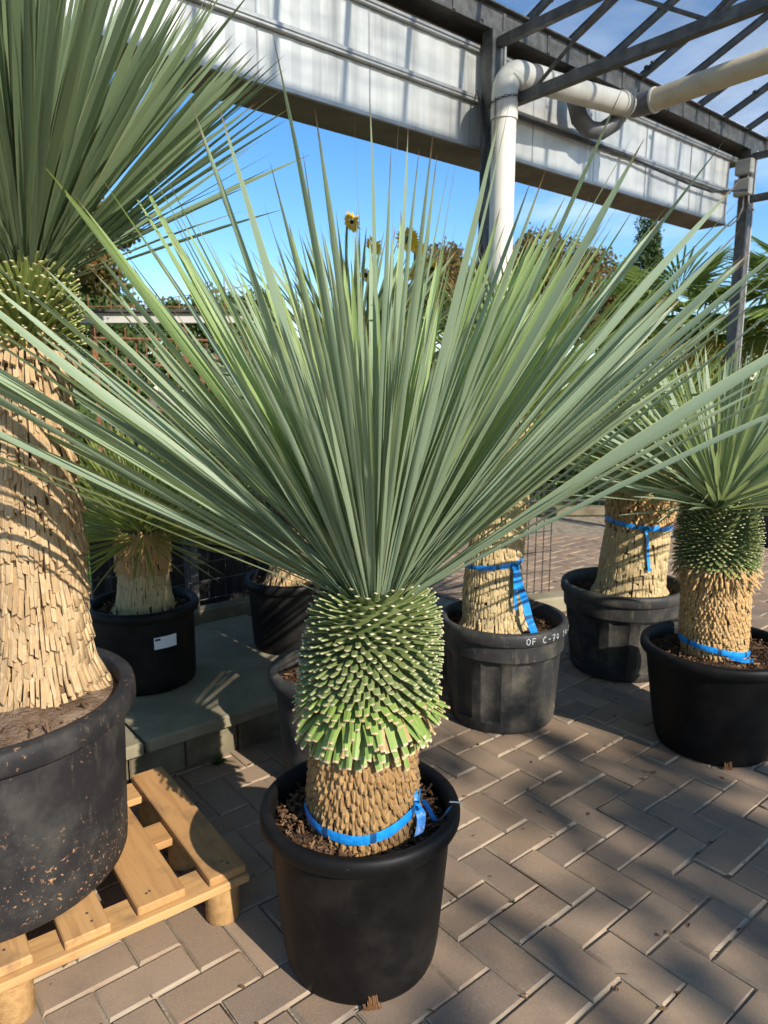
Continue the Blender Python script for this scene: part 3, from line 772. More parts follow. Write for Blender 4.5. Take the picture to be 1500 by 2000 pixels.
def litter():
    r = random.Random(44); v = []; f = []
    for _ in range(420):
        y = r.uniform(1.0, 4.5); x = r.uniform(-0.55 * y, 0.6 * y)
        # most scraps lie along the joints
        q = Vector((x, y, 0)) - Vector((-0.801, 1.399, 0)); b_ = q.dot(en) / 0.105
        if r.random() < 0.75: x, y = (Vector((x, y, 0)) + en * (round(b_) - b_) * 0.105)[:2]
        l_ = r.uniform(0.004, 0.013); w_ = l_ * r.uniform(0.25, 0.5); a = r.uniform(0, 6.28); c, s_ = math.cos(a), math.sin(a); o = len(v); z = 0.0015
        v += [(x - c * l_, y - s_ * l_, z), (x - s_ * w_, y + c * w_, z + r.uniform(0.001, 0.005)), (x + c * l_, y + s_ * l_, z + r.uniform(0, 0.003)), (x + s_ * w_, y - c * w_, z)]; f.append((o, o + 1, o + 2, o + 3))
    o = link('leaf_litter', mesh_of('leaf_litter', v, f, [(0.5, 0.5)] * len(v), 'soil_bits')); tag(o, 'tiny dry leaf scraps scattered over the paving joints', 'litter', kind='stuff')
litter()
def weed(loc, rad, n, label, seed):
    r = random.Random(seed); t = thing('weed', loc, label, 'weed', 'weeds in the paving')
    for i in range(n):
        a = i * 2.4; el = R(r.uniform(10, 60)); d = Vector((math.cos(a) * math.cos(el), math.sin(a) * math.cos(el), math.sin(el))); s_ = Vector((-math.sin(a), math.cos(a), 0)); l_ = rad * r.uniform(0.6, 1.0)
        mb = MB(); mb.add([Vector((0, 0, 0)), d * l_ * 0.5 + s_ * l_ * 0.22, d * l_ - Vector((0, 0, l_ * 0.15)), d * l_ * 0.5 - s_ * l_ * 0.22], [(0, 1, 2, 3)]); mb.build('leaf', 'fol_green', t)
weed((-0.60, 2.36, 0), 0.045, 16, 'small dark green weed at the foot of the concrete platform', 1)
weed((0.335, 1.655, 0), 0.014, 7, 'tiny weed in a paving joint right of the central pot', 2)

# ---- concrete platform at the back left
PS = Vector((-0.81, 2.225, 0))
def build_platform():
    root = tag(thing('platform', PS, None, None, None, math.atan2(ea.y, ea.x)), kind='structure')
    x = -1.30
    slabs = [(-1.30, -0.006), (0.004, 0.93), (0.94, 1.70)]
    for (a, b) in slabs:
        MB().cbox(a, b, -0.022, 0.985, 0.112, 0.160, 0.007).build('slab', 'concrete', root)
    r = random.Random(2); q = -1.28
    while q < 1.66:
        l_ = r.uniform(0.19, 0.215)
        MB().cbox(q, q + l_ - 0.006, r.uniform(0.004, 0.012), 0.12, -0.02, 0.1105, 0.005).build('block', 'concrete_dark', root); q += l_
    MB().box(-1.28, 1.66, 0.121, 0.98, -0.02, 0.1105).build('fill', 'concrete_dark', root)
    MB().cbox(-1.3, 1.70, 0.988, 1.07, -0.02, 0.225, 0.006).build('kerb', 'concrete_dark', root)
build_platform()

# ================================================================== MAIN YUCCA
def main_low(az, r):
    # the fan stands steeper on the right; a few old leaves hang lower on the left
    if math.cos(az) > 0: return 33 - 7 * (r.random() < 0.12)
    return 26 - 8 * (r.random() < 0.22)
def main_len(el, az, r):
    k = min(1, max(0, (math.degrees(el) - 55) / 18)); k = k * k * (3 - 2 * k)
    f = 1.08 - 0.42 * k
    if -math.sin(az) > 0.2 and el > R(48): f = r.uniform(0.84, 0.99) if r.random() < 0.30 else 0.66
    return f
def main_yucca():
    t = thing('potted_yucca', (-0.055, 1.51, 0), 'large blue-green sword-leaved yucca in a smooth black pot, front and centre', 'yucca', 'potted yuccas')
    body, rim, soil = pot(t, 0.178, 0.231, 0.39, 'pot', seed=1, soil_z=0.05, bits=1100)
    ax = Axis([(0.006, 0, 0.30, 0.124), (0.006, 0, 0.36, 0.122), (0.006, 0, 0.45, 0.119), (0.008, 0, 0.56, 0.112), (0.014, 0, 0.62, 0.128), (0.02, 0, 0.68, 0.130), (0.03, 0, 0.78, 0.122), (0.035, 0, 0.85, 0.112), (0.036, 0, 0.878, 0.088), (0.036, 0, 0.894, 0.064)])
    tr = ax.core(t)
    ax.__class__([q for q in ax.r if q[2] >= 0.56]).core(tr, 'core_green', 0.002, 'stub_core')
    bark(t, tr, ax, 0.335, 0.60, 0.0150, 0.0128, 0.036, 0.0128, 0.0085, 'bark', 11, 300, 'lobe', flare=0.10, rag=0.45)
    stubs(t, tr, ax, 0.578, 0.652, 0.0185, 0.060, 0.0165, 0.0060, lambda q: 'stub_low' if random.random() < 0.85 else 'stub_dry', 12, 120, lambda q: -76 + 46 * q, swirl=0.05, rag=16, zj=0.55)
    stubs(t, tr, ax, 0.655, 0.894, 0.0172, 0.040, 0.0160, 0.0052, lambda q: 'stub_low' if q < 0.14 else 'stub', 13, 180, lambda q: -26 + 50 * min(1, q * 1.2) + 22 * max(0, q - 0.8) / 0.2, swirl=0.12)
    crown(t, (0.036, 0, 0.896), 0.060, 460, 0.985, 0.0255, 'leaf', 21, 300, elmin=main_low, elfront=57, elmax=87, bend=(-0.03, 0.06), drop=0.035, jitter=4, short=main_len, young_sunlit='leaf_young_sunlit')
    # tape with knot and tails
    P = ring_pts(ax, lambda a: 0.395 + 0.012 * math.cos(a - 0.3) - 0.018 * max(0, -math.sin(a)) ** 3, 0.012)
    rg = tape_ring(t, P, 0.025)
    k = Vector((0.125, -0.055, 0.405))
    MB().cbox(-0.011, 0.011, -0.009, 0.009, -0.011, 0.011, 0.005, Matrix.Translation(k)).build('knot', 'tape', rg, True)
    tape_tail(rg, [k, k + Vector((0.012, -0.012, -0.012)), k + Vector((0.012, -0.022, -0.032)), k + Vector((0.006, -0.034, -0.048))], 0.022, (0.9, 0.3, 0.2))
    tape_tail(rg, [k, k + Vector((0.016, -0.004, 0.016)), k + Vector((0.030, -0.01, -0.002)), k + Vector((0.044, -0.016, -0.024)), k + Vector((0.060, -0.014, -0.018)), k + Vector((0.078, -0.008, 0.004))], 0.022, (0.35, -0.65, 0.65))
    tape_tail(rg, [k, k + Vector((-0.002, 0.01, 0.02)), k + Vector((0.0, 0.012, 0.03))], 0.014, (1, 0.2, 0))
    # chalk line across the rim, drain hole with roots at the foot
    a = -0.08; m = Matrix.Rotation(a, 4, 'Z') @ Matrix.Translation((0.219, 0, 0.3895))
    MB().box(-0.013, 0.0135, -0.0014, 0.0014, 0.0, 0.0026, m).build('chalk_line', 'chalk', rim)
    rt = MB(); r = random.Random(9)
    for i in range(60):
        an = -1.42 + r.gauss(0, 0.04); z0 = r.uniform(0.004, 0.036); rr = 0.180
        rt.tube([(rr * math.cos(an), rr * math.sin(an), z0), ((rr + 0.004) * math.cos(an + .01), (rr + 0.004) * math.sin(an + .01), z0 * 0.6), ((rr + 0.003) * math.cos(an + r.uniform(-.04, .04)), (rr + 0.003) * math.sin(an), 0.003)], r.uniform(0.0009, 0.0024), 4)
    rt.build('root_tuft', 'root', body)
main_yucca()

# ================================================================== TALL YUCCA ON THE PALLET
PALLET_TOP = 0.142
def pallet():
    e1 = Vector((math.sin(R(53)), math.cos(R(53)), 0)); e2 = Vector((-math.cos(R(53)), math.sin(R(53)), 0))
    C0 = Vector((-0.345, 1.612, 0))
    t = thing('wooden_pallet', C0, 'pale wooden pallet under the muddy black pot of the tall yucca', 'pallet', None, math.atan2(e1.y, e1.x))
    # local: x to the left is negative (boards run along +y, away)
    W, D = 1.22, 0.60
    x = 0.0; widths = [0.098, 0.115, 0.098, 0.115, 0.098, 0.115, 0.098]; r = random.Random(4)
    for i, bw in enumerate(widths):
        o = MB().cbox(x - bw, x, 0.0 + (0.012 if i % 2 else 0.004), D, 0.120, PALLET_TOP, 0.003).build('deck_board', 'wood', t)
        for yy in (0.045, 0.06, D - 0.05):
            MB().lathe([(0.0, PALLET_TOP + 0.0012), (0.0032, PALLET_TOP + 0.0012), (0.0034, PALLET_TOP - 0.001)], 8, (x - bw * r.uniform(0.25, 0.75), yy + r.uniform(-.01, .01))).build('nail', 'nail', o)
        x -= bw + (0.062 if i else 0.058)
    for yy in (-0.006, D / 2 - 0.05, D - 0.1):
        MB().cbox(-W, 0.004, yy, yy + 0.098, 0.098, 0.1195, 0.003).build('stringer_board', 'wood_x', t)
    for bx in (-0.052, -0.535, -1.10):
        for by in (0.042, D / 2, D - 0.055):
            smooth_by_angle(MB().lathe([(0.0, 0.0), (0.040, 0.0), (0.043, 0.004), (0.043, 0.094), (0.0, 0.0975)], 24, (bx, by)).build('block', 'chipwood', t), 40)
pallet()

def tall_yucca():
    t = thing('potted_yucca', (-0.985, 1.62, PALLET_TOP + 0.0015), 'tall old yucca with shaggy straw trunk in a muddy pot on the pallet', 'yucca', 'potted yuccas')
    pot(t, 0.318, 0.362, 0.455, 'pot_old', seed=2, soil_z=0.035, soilmat='soil_pale', lip=0.03, liph=0.05, bits=300)
    zb = 0.40
    ax = Axis([(0.105, 0.115, zb, 0.150), (0.105, 0.11, zb + 0.05, 0.134), (0.11, 0.10, 0.56, 0.116), (0.122, 0.10, 0.80, 0.104), (0.13, 0.10, 1.05, 0.092), (0.14, 0.10, 1.27, 0.086), (0.147, 0.10, 1.34, 0.088), (0.15, 0.10, 1.42, 0.078), (0.153, 0.10, 1.47, 0.055)])
    tr = ax.core(t)
    bark(t, tr, ax, zb + 0.03, 1.285, 0.038, 0.0108, 0.064, 0.0106, 0.0055, 'bark_pale', 31, 300, 'shingle', flare=0.06, rag=0.34,
         extra=lambda z: (0.60 * max(0, 1 - (z - zb) / 0.09)) + (0.13 if int(z * 1000 / 38) % 3 == 0 else 0.0) + (0.25 if z > 1.2 else 0))
    stubs(t, tr, ax, 1.262, 1.472, 0.0165, 0.052, 0.0135, 0.0055, lambda q: 'stub_olive', 32, 150, lambda q: 18 + 40 * q, swirl=0.05)
    crown(t, (0.153, 0.10, 1.475), 0.058, 560, 0.72, 0.0180, 'leaf_dull', 33, 300, elmin=lambda az, r: 40 - 14 * (r.random() < 0.15), elmax=88, bend=(-0.03, 0.05), drop=0.06, jitter=6)
tall_yucca()

# ================================================================== RIGHT-HAND YUCCAS
STROKES = {'O': [[(0.5, 0), (0.12, 0.2), (0.1, 0.75), (0.5, 1), (0.9, 0.75), (0.88, 0.2), (0.5, 0)]], 'F': [[(0.1, 0), (0.12, 1)], [(0.12, 1), (0.85, 0.95)], [(0.1, 0.5), (0.7, 0.52)]],
           'C': [[(0.85, 0.9), (0.45, 1), (0.1, 0.6), (0.12, 0.2), (0.5, 0), (0.85, 0.12)]], '-': [[(0.2, 0.45), (0.8, 0.5)]], '7': [[(0.1, 0.95), (0.9, 1), (0.45, 0)], [(0.25, 0.45), (0.8, 0.5)]],
           '0': [[(0.5, 0.15), (0.2, 0.4), (0.25, 0.85), (0.6, 0.95), (0.8, 0.6), (0.7, 0.25), (0.5, 0.15)]], '1': [[(0.25, 0.7), (0.5, 1), (0.5, 0)]], '4': [[(0.55, 1), (0.1, 0.35), (0.9, 0.35)], [(0.65, 0.65), (0.62, 0)]], ' ': []}
def rim_text(rim, s, R0, a0, z0, h, adv):
    mb = MB(); a = a0; th = 0.0027
    for ch in s:
        for st in STROKES[ch]:
            for (p, q) in zip(st, st[1:]):
                P = Vector((p[0] * adv * 0.72, p[1] * h)); Q = Vector((q[0] * adv * 0.72, q[1] * h)); d = (Q - P).normalized(); nn = Vector((-d.y, d.x)) * th / 2
                co_ = [P - d * th * .3 - nn, Q + d * th * .3 - nn, Q + d * th * .3 + nn, P - d * th * .3 + nn]
                mb.add([((R0 + 0.0012) * math.cos(a + c_.x / R0), (R0 + 0.0012) * math.sin(a + c_.x / R0), z0 + c_.y) for c_ in co_], [(0, 1, 2, 3)])
        a += (adv if ch != ' ' else adv * 0.95) / R0
    return mb.build('chalk_writing', 'chalk', rim)

def yucca_a():
    t = thing('potted_yucca', (0.485, 2.772, 0), 'yucca in a weathered ribbed grey-black pot with chalk writing on its rim', 'yucca', 'potted yuccas')
    body, rim, soil = pot(t, 0.214, 0.257, 0.42, 'pot_grey', ribs=12, seed=3, soil_z=0.055, bits=600, liph=0.045)
    rim_text(rim, 'OF C-70 14-11', 0.257, -1.40, 0.383, 0.024, 0.0235)
    ax = Axis([(-0.04, 0, 0.34, 0.138), (-0.04, 0, 0.40, 0.118), (-0.05, 0, 0.52, 0.112), (-0.045, 0, 0.66, 0.106), (-0.02, 0, 0.85, 0.096), (0.01, 0, 1.05, 0.085), (0.05, 0, 1.22, 0.075), (0.055, 0, 1.26, 0.05)])
    tr = ax.core(t)
    bark(t, tr, ax, 0.375, 1.2, 0.030, 0.0125, 0.050, 0.0115, 0.004, 'bark_straw', 41, 160, 'shingle', flare=0.08, rag=0.3, extra=lambda z: 0.5 * max(0, 1 - (z - 0.36) / 0.06))
    crown(t, (0.055, 0, 1.27), 0.05, 260, 0.62, 0.017, 'leaf_fresh', 42, 120, elmin=2, elmax=86, drop=0.06)
    P = ring_pts(ax, lambda a: 0.645 + 0.014 * math.cos(a), 0.008)
    rg = tape_ring(t, P, 0.020)
    k = Vector((0.022, -0.108, 0.648))
    MB().cbox(-0.014, 0.014, -0.01, 0.01, -0.012, 0.012, 0.005, Matrix.Translation(k)).build('knot', 'tape', rg, True)
    tape_tail(rg, [k, k + Vector((0.012, -0.012, -0.06)), k + Vector((0.04, -0.008, -0.14)), k + Vector((0.058, -0.02, -0.21)), k + Vector((0.078, -0.03, -0.262))], 0.028, (1, 0.05, 0.25))
    tape_tail(rg, [k, k + Vector((-0.004, -0.016, -0.05)), k + Vector((0.0, -0.016, -0.10)), k + Vector((0.003, -0.018, -0.17))], 0.016, (0.8, 0.5, 0))
def yucca_b():
    t = thing('potted_yucca', (1.136, 3.271, 0), 'leaning thick-trunked yucca tied with blue tape near its top, in the farther ribbed pot', 'yucca', 'potted yuccas')
    pot(t, 0.226, 0.287, 0.42, 'pot_grey', ribs=12, seed=5, soil_z=0.05, bits=160, liph=0.045)
    ax = Axis([(0.035, 0, 0.34, 0.168), (0.035, 0, 0.41, 0.150), (0.042, 0, 0.55, 0.146), (0.055, 0, 0.70, 0.140), (0.06, 0, 0.80, 0.150), (0.068, 0, 0.92, 0.142), (0.075, 0, 1.0, 0.10)])
    tr = ax.core(t)
    bark(t, tr, ax, 0.375, 0.70, 0.034, 0.0145, 0.054, 0.0135, 0.004, 'bark_straw', 51, 150, 'shingle', flare=0.06, rag=0.22, extra=lambda z: 0.55 * max(0, 1 - (z - 0.36) / 0.06))
    bark(t, tr, ax, 0.705, 0.98, 0.015, 0.017, 0.026, 0.016, 0.007, 'bark_gold', 52, 90, 'lobe', flare=0.15, rag=0.2, ring=False)
    crown(t, (0.075, 0, 1.0), 0.07, 300, 0.60, 0.017, 'leaf_fresh', 53, 120, elmin=0, elmax=86, drop=0.07)
    P = ring_pts(ax, lambda a: 0.715 - 0.012 * math.cos(a) - 0.012 * max(0, -math.sin(a)), 0.010)
    rg = tape_ring(t, P, 0.024)
    k = Vector((0.04, -0.145, 0.70))
    MB().cbox(-0.015, 0.015, -0.011, 0.011, -0.013, 0.013, 0.005, Matrix.Translation(k)).build('knot', 'tape', rg, True)
    tape_tail(rg, [k, k + Vector((0.006, -0.012, -0.06)), k + Vector((0.010, -0.014, -0.12)), k + Vector((0.018, -0.02, -0.19))], 0.016, (0.9, 0.3, 0))
    tape_tail(rg, [k, k + Vector((0.04, -0.004, 0.006)), k + Vector((0.08, 0.012, 0.008))], 0.02, (0, 0, 1))
def yucca_c():
    t = thing('potted_yucca', (1.247, 2.518, 0), 'short plump yucca with green scaly neck over a golden trunk, rightmost pot', 'yucca', 'potted yuccas')
    body, rim, soil = pot(t, 0.203, 0.278, 0.395, 'pot', seed=6, soil_z=0.045, bits=700)
    ax = Axis([(-0.02, 0, 0.30, 0.112), (-0.02, 0, 0.36, 0.106), (-0.028, 0, 0.46, 0.113), (-0.03, 0, 0.58, 0.112), (-0.036, 0, 0.66, 0.108), (-0.036, 0, 0.72, 0.118), (-0.04, 0, 0.82, 0.117), (-0.043, 0, 0.90, 0.105), (-0.043, 0, 0.93, 0.07)])
    tr = ax.core(t)
    ax.__class__([q for q in ax.r if q[2] >= 0.65]).core(tr, 'core_green', 0.002, 'stub_core')
    bark(t, tr, ax, 0.34, 0.67, 0.0125, 0.0125, 0.024, 0.0125, 0.0060, 'bark_gold', 61, 200, 'lobe', flare=0.12, rag=0.35, ring=False)
    bark(t, tr, ax, 0.645, 0.70, 0.012, 0.013, 0.055, 0.011, 0.006, 'bark_gold', 64, 40, 'lobe', flare=0.55, rag=0.5)
    stubs(t, tr, ax, 0.685, 0.925, 0.0165, 0.036, 0.0135, 0.0048, lambda q: 'stub_low' if q < 0.1 else 'stub', 62, 150, lambda q: -15 + 60 * q, swirl=0.08)
    cr = crown(t, (-0.043, 0, 0.945), 0.06, 300, 0.60, 0.020, 'leaf', 63, 200, elmin=6, elmax=86, drop=0.05)
    for (az, el, ln, bd, tw) in ((200, 24, 0.30, 0.45, 1.6), (215, 18, 0.34, 0.55, 2.0), (188, 30, 0.36, 0.35, 1.2), (232, 26, 0.27, 0.50, 1.8), (170, 20, 0.30, 0.4, -1.5)):
        d = Vector((math.cos(R(az)) * math.cos(R(el)), math.sin(R(az)) * math.cos(R(el)), math.sin(R(el))))
        link('leaf', leaf_proto('leaf', 'leaf_pale', 0.05, bd, 0.1, tw, 0).me, cr, frame(d, (0, 0, 1), d * 0.04) @ Matrix.Diagonal((ln, ln, ln, 1)))
    P = ring_pts(ax, lambda a: 0.392 - 0.022 * math.cos(a - 0.2), 0.012)
    rg = tape_ring(t, P, 0.022)
    k = Vector((-0.03, -0.128, 0.388))
    tape_tail(rg, [k, k + Vector((0.05, -0.004, -0.012)), k + Vector((0.10, 0.02, -0.022))], 0.016, (0, -0.2, 1))
    rt = MB(); r = random.Random(19)
    for i in range(18):
        an = -1.75 + r.uniform(-0.06, 0.06); z0 = r.uniform(0.004, 0.035); rr = 0.207
        rt.tube([(rr * math.cos(an), rr * math.sin(an), z0), ((rr + 0.006) * math.cos(an), (rr + 0.006) * math.sin(an), z0 * 0.6), ((rr + 0.005) * math.cos(an + r.uniform(-.04, .04)), (rr + 0.005) * math.sin(an), 0.003)], 0.0024, 4)
    rt.build('root_tuft', 'root', body)
yucca_a(); yucca_b(); yucca_c()

# ================================================================== BACK-LEFT YUCCAS
def yucca_d():
    t = thing('potted_yucca', (-0.963, 2.739, 0.161), 'small grassy yucca in a black pot with a white sticker on the concrete platform', 'yucca', 'potted yuccas')
    body, rim, soil = pot(t, 0.192, 0.2156, 0.33, 'pot', seed=8, soil_z=0.035, bits=160)
    ax = Axis([(0.008, 0, 0.26, 0.135), (0.008, 0, 0.31, 0.108), (0.008, 0, 0.40, 0.096), (0.01, 0, 0.50, 0.094), (0.012, 0, 0.57, 0.098), (0.014, 0, 0.62, 0.08)])
    tr = ax.core(t)
    bark(t, tr, ax, 0.285, 0.47, 0.03, 0.0105, 0.055, 0.0095, 0.003, 'bark_straw', 71, 80, 'shingle', flare=0.03, rag=0.3, extra=lambda z: 0.5 * max(0, 1 - (z - 0.27) / 0.05))
    bark(t, tr, ax, 0.47, 0.60, 0.018, 0.0095, 0.045, 0.0080, 0.003, 'bark_gold', 72, 60, 'shingle', flare=0.2, rag=0.5)
    crown(t, (0.014, 0, 0.63), 0.075, 480, 0.50, 0.0095, 'leaf_lime', 73, 60, elmin=-8, elmax=86, drop=0.05)
    # sticker with a small black mark and print lines
    def patch(a0, a1, z0, z1, rr, mat, name, par):
        mb = MB(); n = 6; v = []; f = []
        for i in range(n + 1):
            a = a0 + (a1 - a0) * i / n
            v += [(rr(z0) * math.cos(a), rr(z0) * math.sin(a), z0), (rr(z1) * math.cos(a), rr(z1) * math.sin(a), z1)]
        for i in range(n): f.append((2 * i, 2 * i + 2, 2 * i + 3, 2 * i + 1))
        mb.add(v, f); return mb.build(name, mat, par)
    wall = lambda z: 0.192 + (0.1956 - 0.192) * (z / 0.296) ** 0.9 + 0.0025
    st = patch(-1.08, -0.62, 0.185, 0.232, wall, 'paper', 'sticker', body)
    patch(-1.06, -0.955, 0.219, 0.227, lambda z: wall(z) + 0.0012, 'ink', 'print_mark', st)
yucca_d()
def yucca_e():
    t = thing('potted_yucca', (-0.425, 3.14, 0.161), 'black potted yucca with bent trunk standing on the platform, mostly behind leaves', 'yucca', 'potted yuccas')
    pot(t, 0.172, 0.211, 0.325, 'pot', seed=9, soil_z=0.035, bits=120)
    ax = Axis([(-0.02, 0, 0.27, 0.10), (-0.01, 0, 0.34, 0.085), (0.03, 0, 0.44, 0.078), (0.09, 0, 0.56, 0.072), (0.15, 0, 0.68, 0.072), (0.18, 0, 0.76, 0.07), (0.19, 0, 0.80, 0.045)])
    tr = ax.core(t)
    bark(t, tr, ax, 0.29, 0.78, 0.022, 0.0115, 0.042, 0.0100, 0.0035, 'bark_pale', 81, 70, 'shingle', flare=0.12, rag=0.5, extra=lambda z: 0.5 * max(0, 1 - (z - 0.28) / 0.05))
    crown(t, (0.19, 0, 0.81), 0.05, 240, 0.50, 0.013, 'leaf_fresh', 83, 40, elmin=-5, elmax=86, drop=0.06)
yucca_e()
def yucca_f():
    t = thing('potted_yucca', (-0.175, 2.29, 0), 'yucca in a worn black pot directly behind the central plant, crown against the sky', 'yucca', 'potted yuccas')
    pot(t, 0.165, 0.218, 0.40, 'pot_grey', seed=10, soil_z=0.045, bits=160, lip=0.024, liph=0.042)
    ax = Axis([(0.07, 0.02, 0.33, 0.10), (0.08, 0.02, 0.40, 0.085), (0.10, 0.02, 0.8, 0.08), (0.08, 0.03, 1.28, 0.075), (0.08, 0.03, 1.34, 0.05)])
    tr = ax.core(t)
    bark(t, tr, ax, 0.36, 1.3, 0.028, 0.0125, 0.048, 0.0115, 0.0035, 'bark_pale', 91, 40, 'shingle', flare=0.10, rag=0.5)
    crown(t, (0.08, 0.03, 1.35), 0.045, 190, 0.50, 0.016, 'leaf_dull', 93, 60, elmin=10, elmax=86, drop=0.05)
yucca_f()

# ================================================================== GREENHOUSE SIDE
P0 = Vector((0.544, 4.488, 0)); GZ = math.atan2(ea.y, ea.x)
def greenhouse():
    LEFT, RIGHT = -4.6, 2.56
    # fascia: two rows of panels, rails, soffit
    t = thing('fascia', P0, 'pale grey panelled fascia beam with metal rails across the top', 'fascia', None, GZ)
    r = random.Random(6)
    for (z0, z1, y) in ((2.605, 2.812, -0.250), (2.848, 3.060, -0.246)):
        x = LEFT
        while x < RIGHT - 0.02:
            x1 = min(RIGHT, x + 0.60)
            if x < -0.27 < x1 and False: pass
            n = max(2, int((x1 - x) / 0.05))
            mb = MB(); v = []; f = []
            for i in range(n + 1):          # shallow ribs
                xx = x + 0.003 + (x1 - x - 0.006) * i / n; dy = 0.0025 * (i % 2)
                v += [(xx, y - dy, z0), (xx, y - dy, z1)]
            for i in range(n): f.append((2 * i, 2 * i + 2, 2 * i + 3, 2 * i + 1))
            k = len(v); v += [(x + .003, y + 0.012, z0), (x + .003, y + 0.012, z1), (x1 - .003, y + 0.012, z0), (x1 - .003, y + 0.012, z1)]
            f += [(k + 1, k + 3, k + 2, k), (0, 1, k + 1, k), (2 * n, k + 2, k + 3, 2 * n + 1)]
            mb.add(v, f); mb.build('panel', 'panel', t, False, Matrix.Translation((0, r.uniform(-0.001, 0.001), 0)))
            MB().box(x1 - 0.004, x1 + 0.004, y - 0.0045, y - 0.001, z0 + 0.001, z1 - 0.001).build('joint_strip', 'rail', t)
            x = x1
    MB().box(LEFT, RIGHT, -0.232, -0.008, 2.6, 3.06).build('core_board', 'soffit', t)
    MB().cbox(LEFT, RIGHT + 0.01, -0.262, 0.0, 2.582, 2.598, 0.002).build('soffit_board', 'soffit', t)
    MB().cbox(LEFT, RIGHT, -0.268, -0.2565, 2.586, 2.604, 0.002).build('edge_rail', 'rail', t)
    MB().cbox(LEFT, RIGHT + 0.02, -0.278, -0.233, 2.814, 2.826, 0.002).cbox(LEFT, RIGHT + 0.02, -0.282, -0.262, 2.8265, 2.846, 0.003).build('middle_rail', 'rail', t)
    MB().cbox(LEFT, RIGHT + 0.10, -0.270, -0.233, 3.062, 3.074, 0.002).cbox(LEFT, RIGHT + 0.10, -0.276, -0.252, 3.0745, 3.092, 0.003).build('top_rail', 'rail', t)
    MB().cbox(RIGHT + 0.002, RIGHT + 0.03, -0.25, -0.01, 2.60, 3.06, 0.003).build('end_cap', 'panel', t)
    # gutter
    g = thing('roof_gutter', P0, 'dark galvanised gutter running under the glass roof edge', 'gutter', None, GZ)
    MB().cbox(LEFT, 2.95, -0.345, -0.338, 3.150, 3.255, 0.002).build('front_plate', 'steel', g)
    MB().cbox(LEFT, 2.95, -0.337, 0.05, 3.150, 3.158, 0.002).build('bottom_plate', 'steel_dark', g)
    MB().cbox(LEFT, 2.95, -0.375, -0.338, 3.256, 3.266, 0.002).build('lip', 'steel', g)
    MB().cbox(LEFT, 2.95, 0.051, 0.058, 3.150, 3.32, 0.002).build('rear_plate', 'steel_dark', g)
    MB().cbox(2.951, 2.962, -0.37, 0.06, 3.140, 3.29, 0.002).build('end_cap', 'panel', g)
    MB().cbox(LEFT, 2.9, -0.20, -0.02, 3.095, 3.148, 0.002).build('packing_board', 'soffit', g)
    for i in range(11):
        x = -1.84 + 0.37 * i * 1.0 + 0.37 / 2
        MB().cbox(x - 0.012, x + 0.012, -0.352, -0.346, 3.155, 3.25, 0.002).build('bracket', 'steel', g)
    # glass roof
    gr = thing('glass_roof', P0, 'sloping greenhouse roof of dirty glass panes on metal bars', 'glass roof', None, GZ)
    pit = R(23); L = 3.5; yb, zb = -0.345, 3.272
    def rp(x, s, h=0.0): return Vector((x, yb - s * math.cos(pit) + h * math.sin(pit) * -1 * -1 * 0, zb + s * math.sin(pit) + h))
    S = Matrix.Translation((0, yb, zb)) @ Matrix.Rotation(-pit, 4, 'X') @ Matrix.Rotation(math.pi, 4, 'Z')   # local x flipped, y up the slope
    xs = [-4.43 + 0.37 * i for i in range(22)]
    bar = MB().cbox(-0.012, 0.012, 0.0, L, -0.030, 0.004, 0.002).cbox(-0.016, 0.016, 0.0, L, 0.0045, 0.012, 0.002).mesh('glazing_bar', 'steel')
    pane = MB().box(-0.174, 0.174, 0.01, L / 2 - 0.004, 0.013, 0.017).mesh('pane', 'glass')
    for x in xs:
        if x > 2.98: continue
        m = S @ Matrix.Translation((-x, 0, 0)); link('glazing_bar', bar, gr, m)
        if x + 0.37 < 3.1:
            for k in (0, 1): link('pane', pane, gr, S @ Matrix.Translation((-(x + 0.185), k * L / 2, 0.0005 * k)))
    MB().cbox(-2.99, 4.4, L, L + 0.06, -0.05, 0.05, 0.003).build('ridge_beam', 'steel', gr, False, S)
    rr = random.Random(8); mm = MB()
    for _ in range(34):                       # lumps of moss and bird mess along the bars
        x = rr.choice(xs[11:]) + rr.choice((-0.03, 0.03)); s = rr.uniform(0.02, 1.5) ** 1.3; q = rr.uniform(0.006, 0.02)
        p = S @ Vector((-x, s, 0.0)); mm.lathe([(0, -q * 0.6), (q * 0.8, -q * 0.3), (q, 0.002), (q * 0.6, q * 0.5), (0, q * 0.7)], 7)
        for i in range(-35, 0): mm.v[i] = tuple(Vector(mm.v[i]) * rr.uniform(0.8, 1.2) + p)
    tag(mm.build('moss_lump', 'rubber', gr), kind='stuff')
    # trusses
    def truss(x, label, yend=-3.6, brace=True):
        tt = thing('lattice_truss', P0, label, 'truss', 'roof trusses', GZ)
        MB().cbox(x - 0.02, x + 0.02, yend, -0.37, 3.060, 3.108, 0.003).build('top_chord', 'steel', tt)
        MB().cbox(x - 0.022, x + 0.022, yend, -0.37, 2.748, 2.800, 0.003).build('bottom_chord', 'steel', tt)
        y = -0.62; up = True
        while y > yend + 0.3:
            a, b = (Vector((x, y, 2.80)), Vector((x, y - 0.42, 3.06))) if up else (Vector((x, y, 3.06)), Vector((x, y - 0.42, 2.80)))
            MB().tube([a, b], 0.010, 6).build('web_bar', 'steel', tt); y -= 0.44; up = not up
        return tt
    truss(-0.235, 'steel lattice truss above the white downpipe elbow')
    truss(2.70, 'steel lattice truss at the right-hand post, cut by the photo edge')
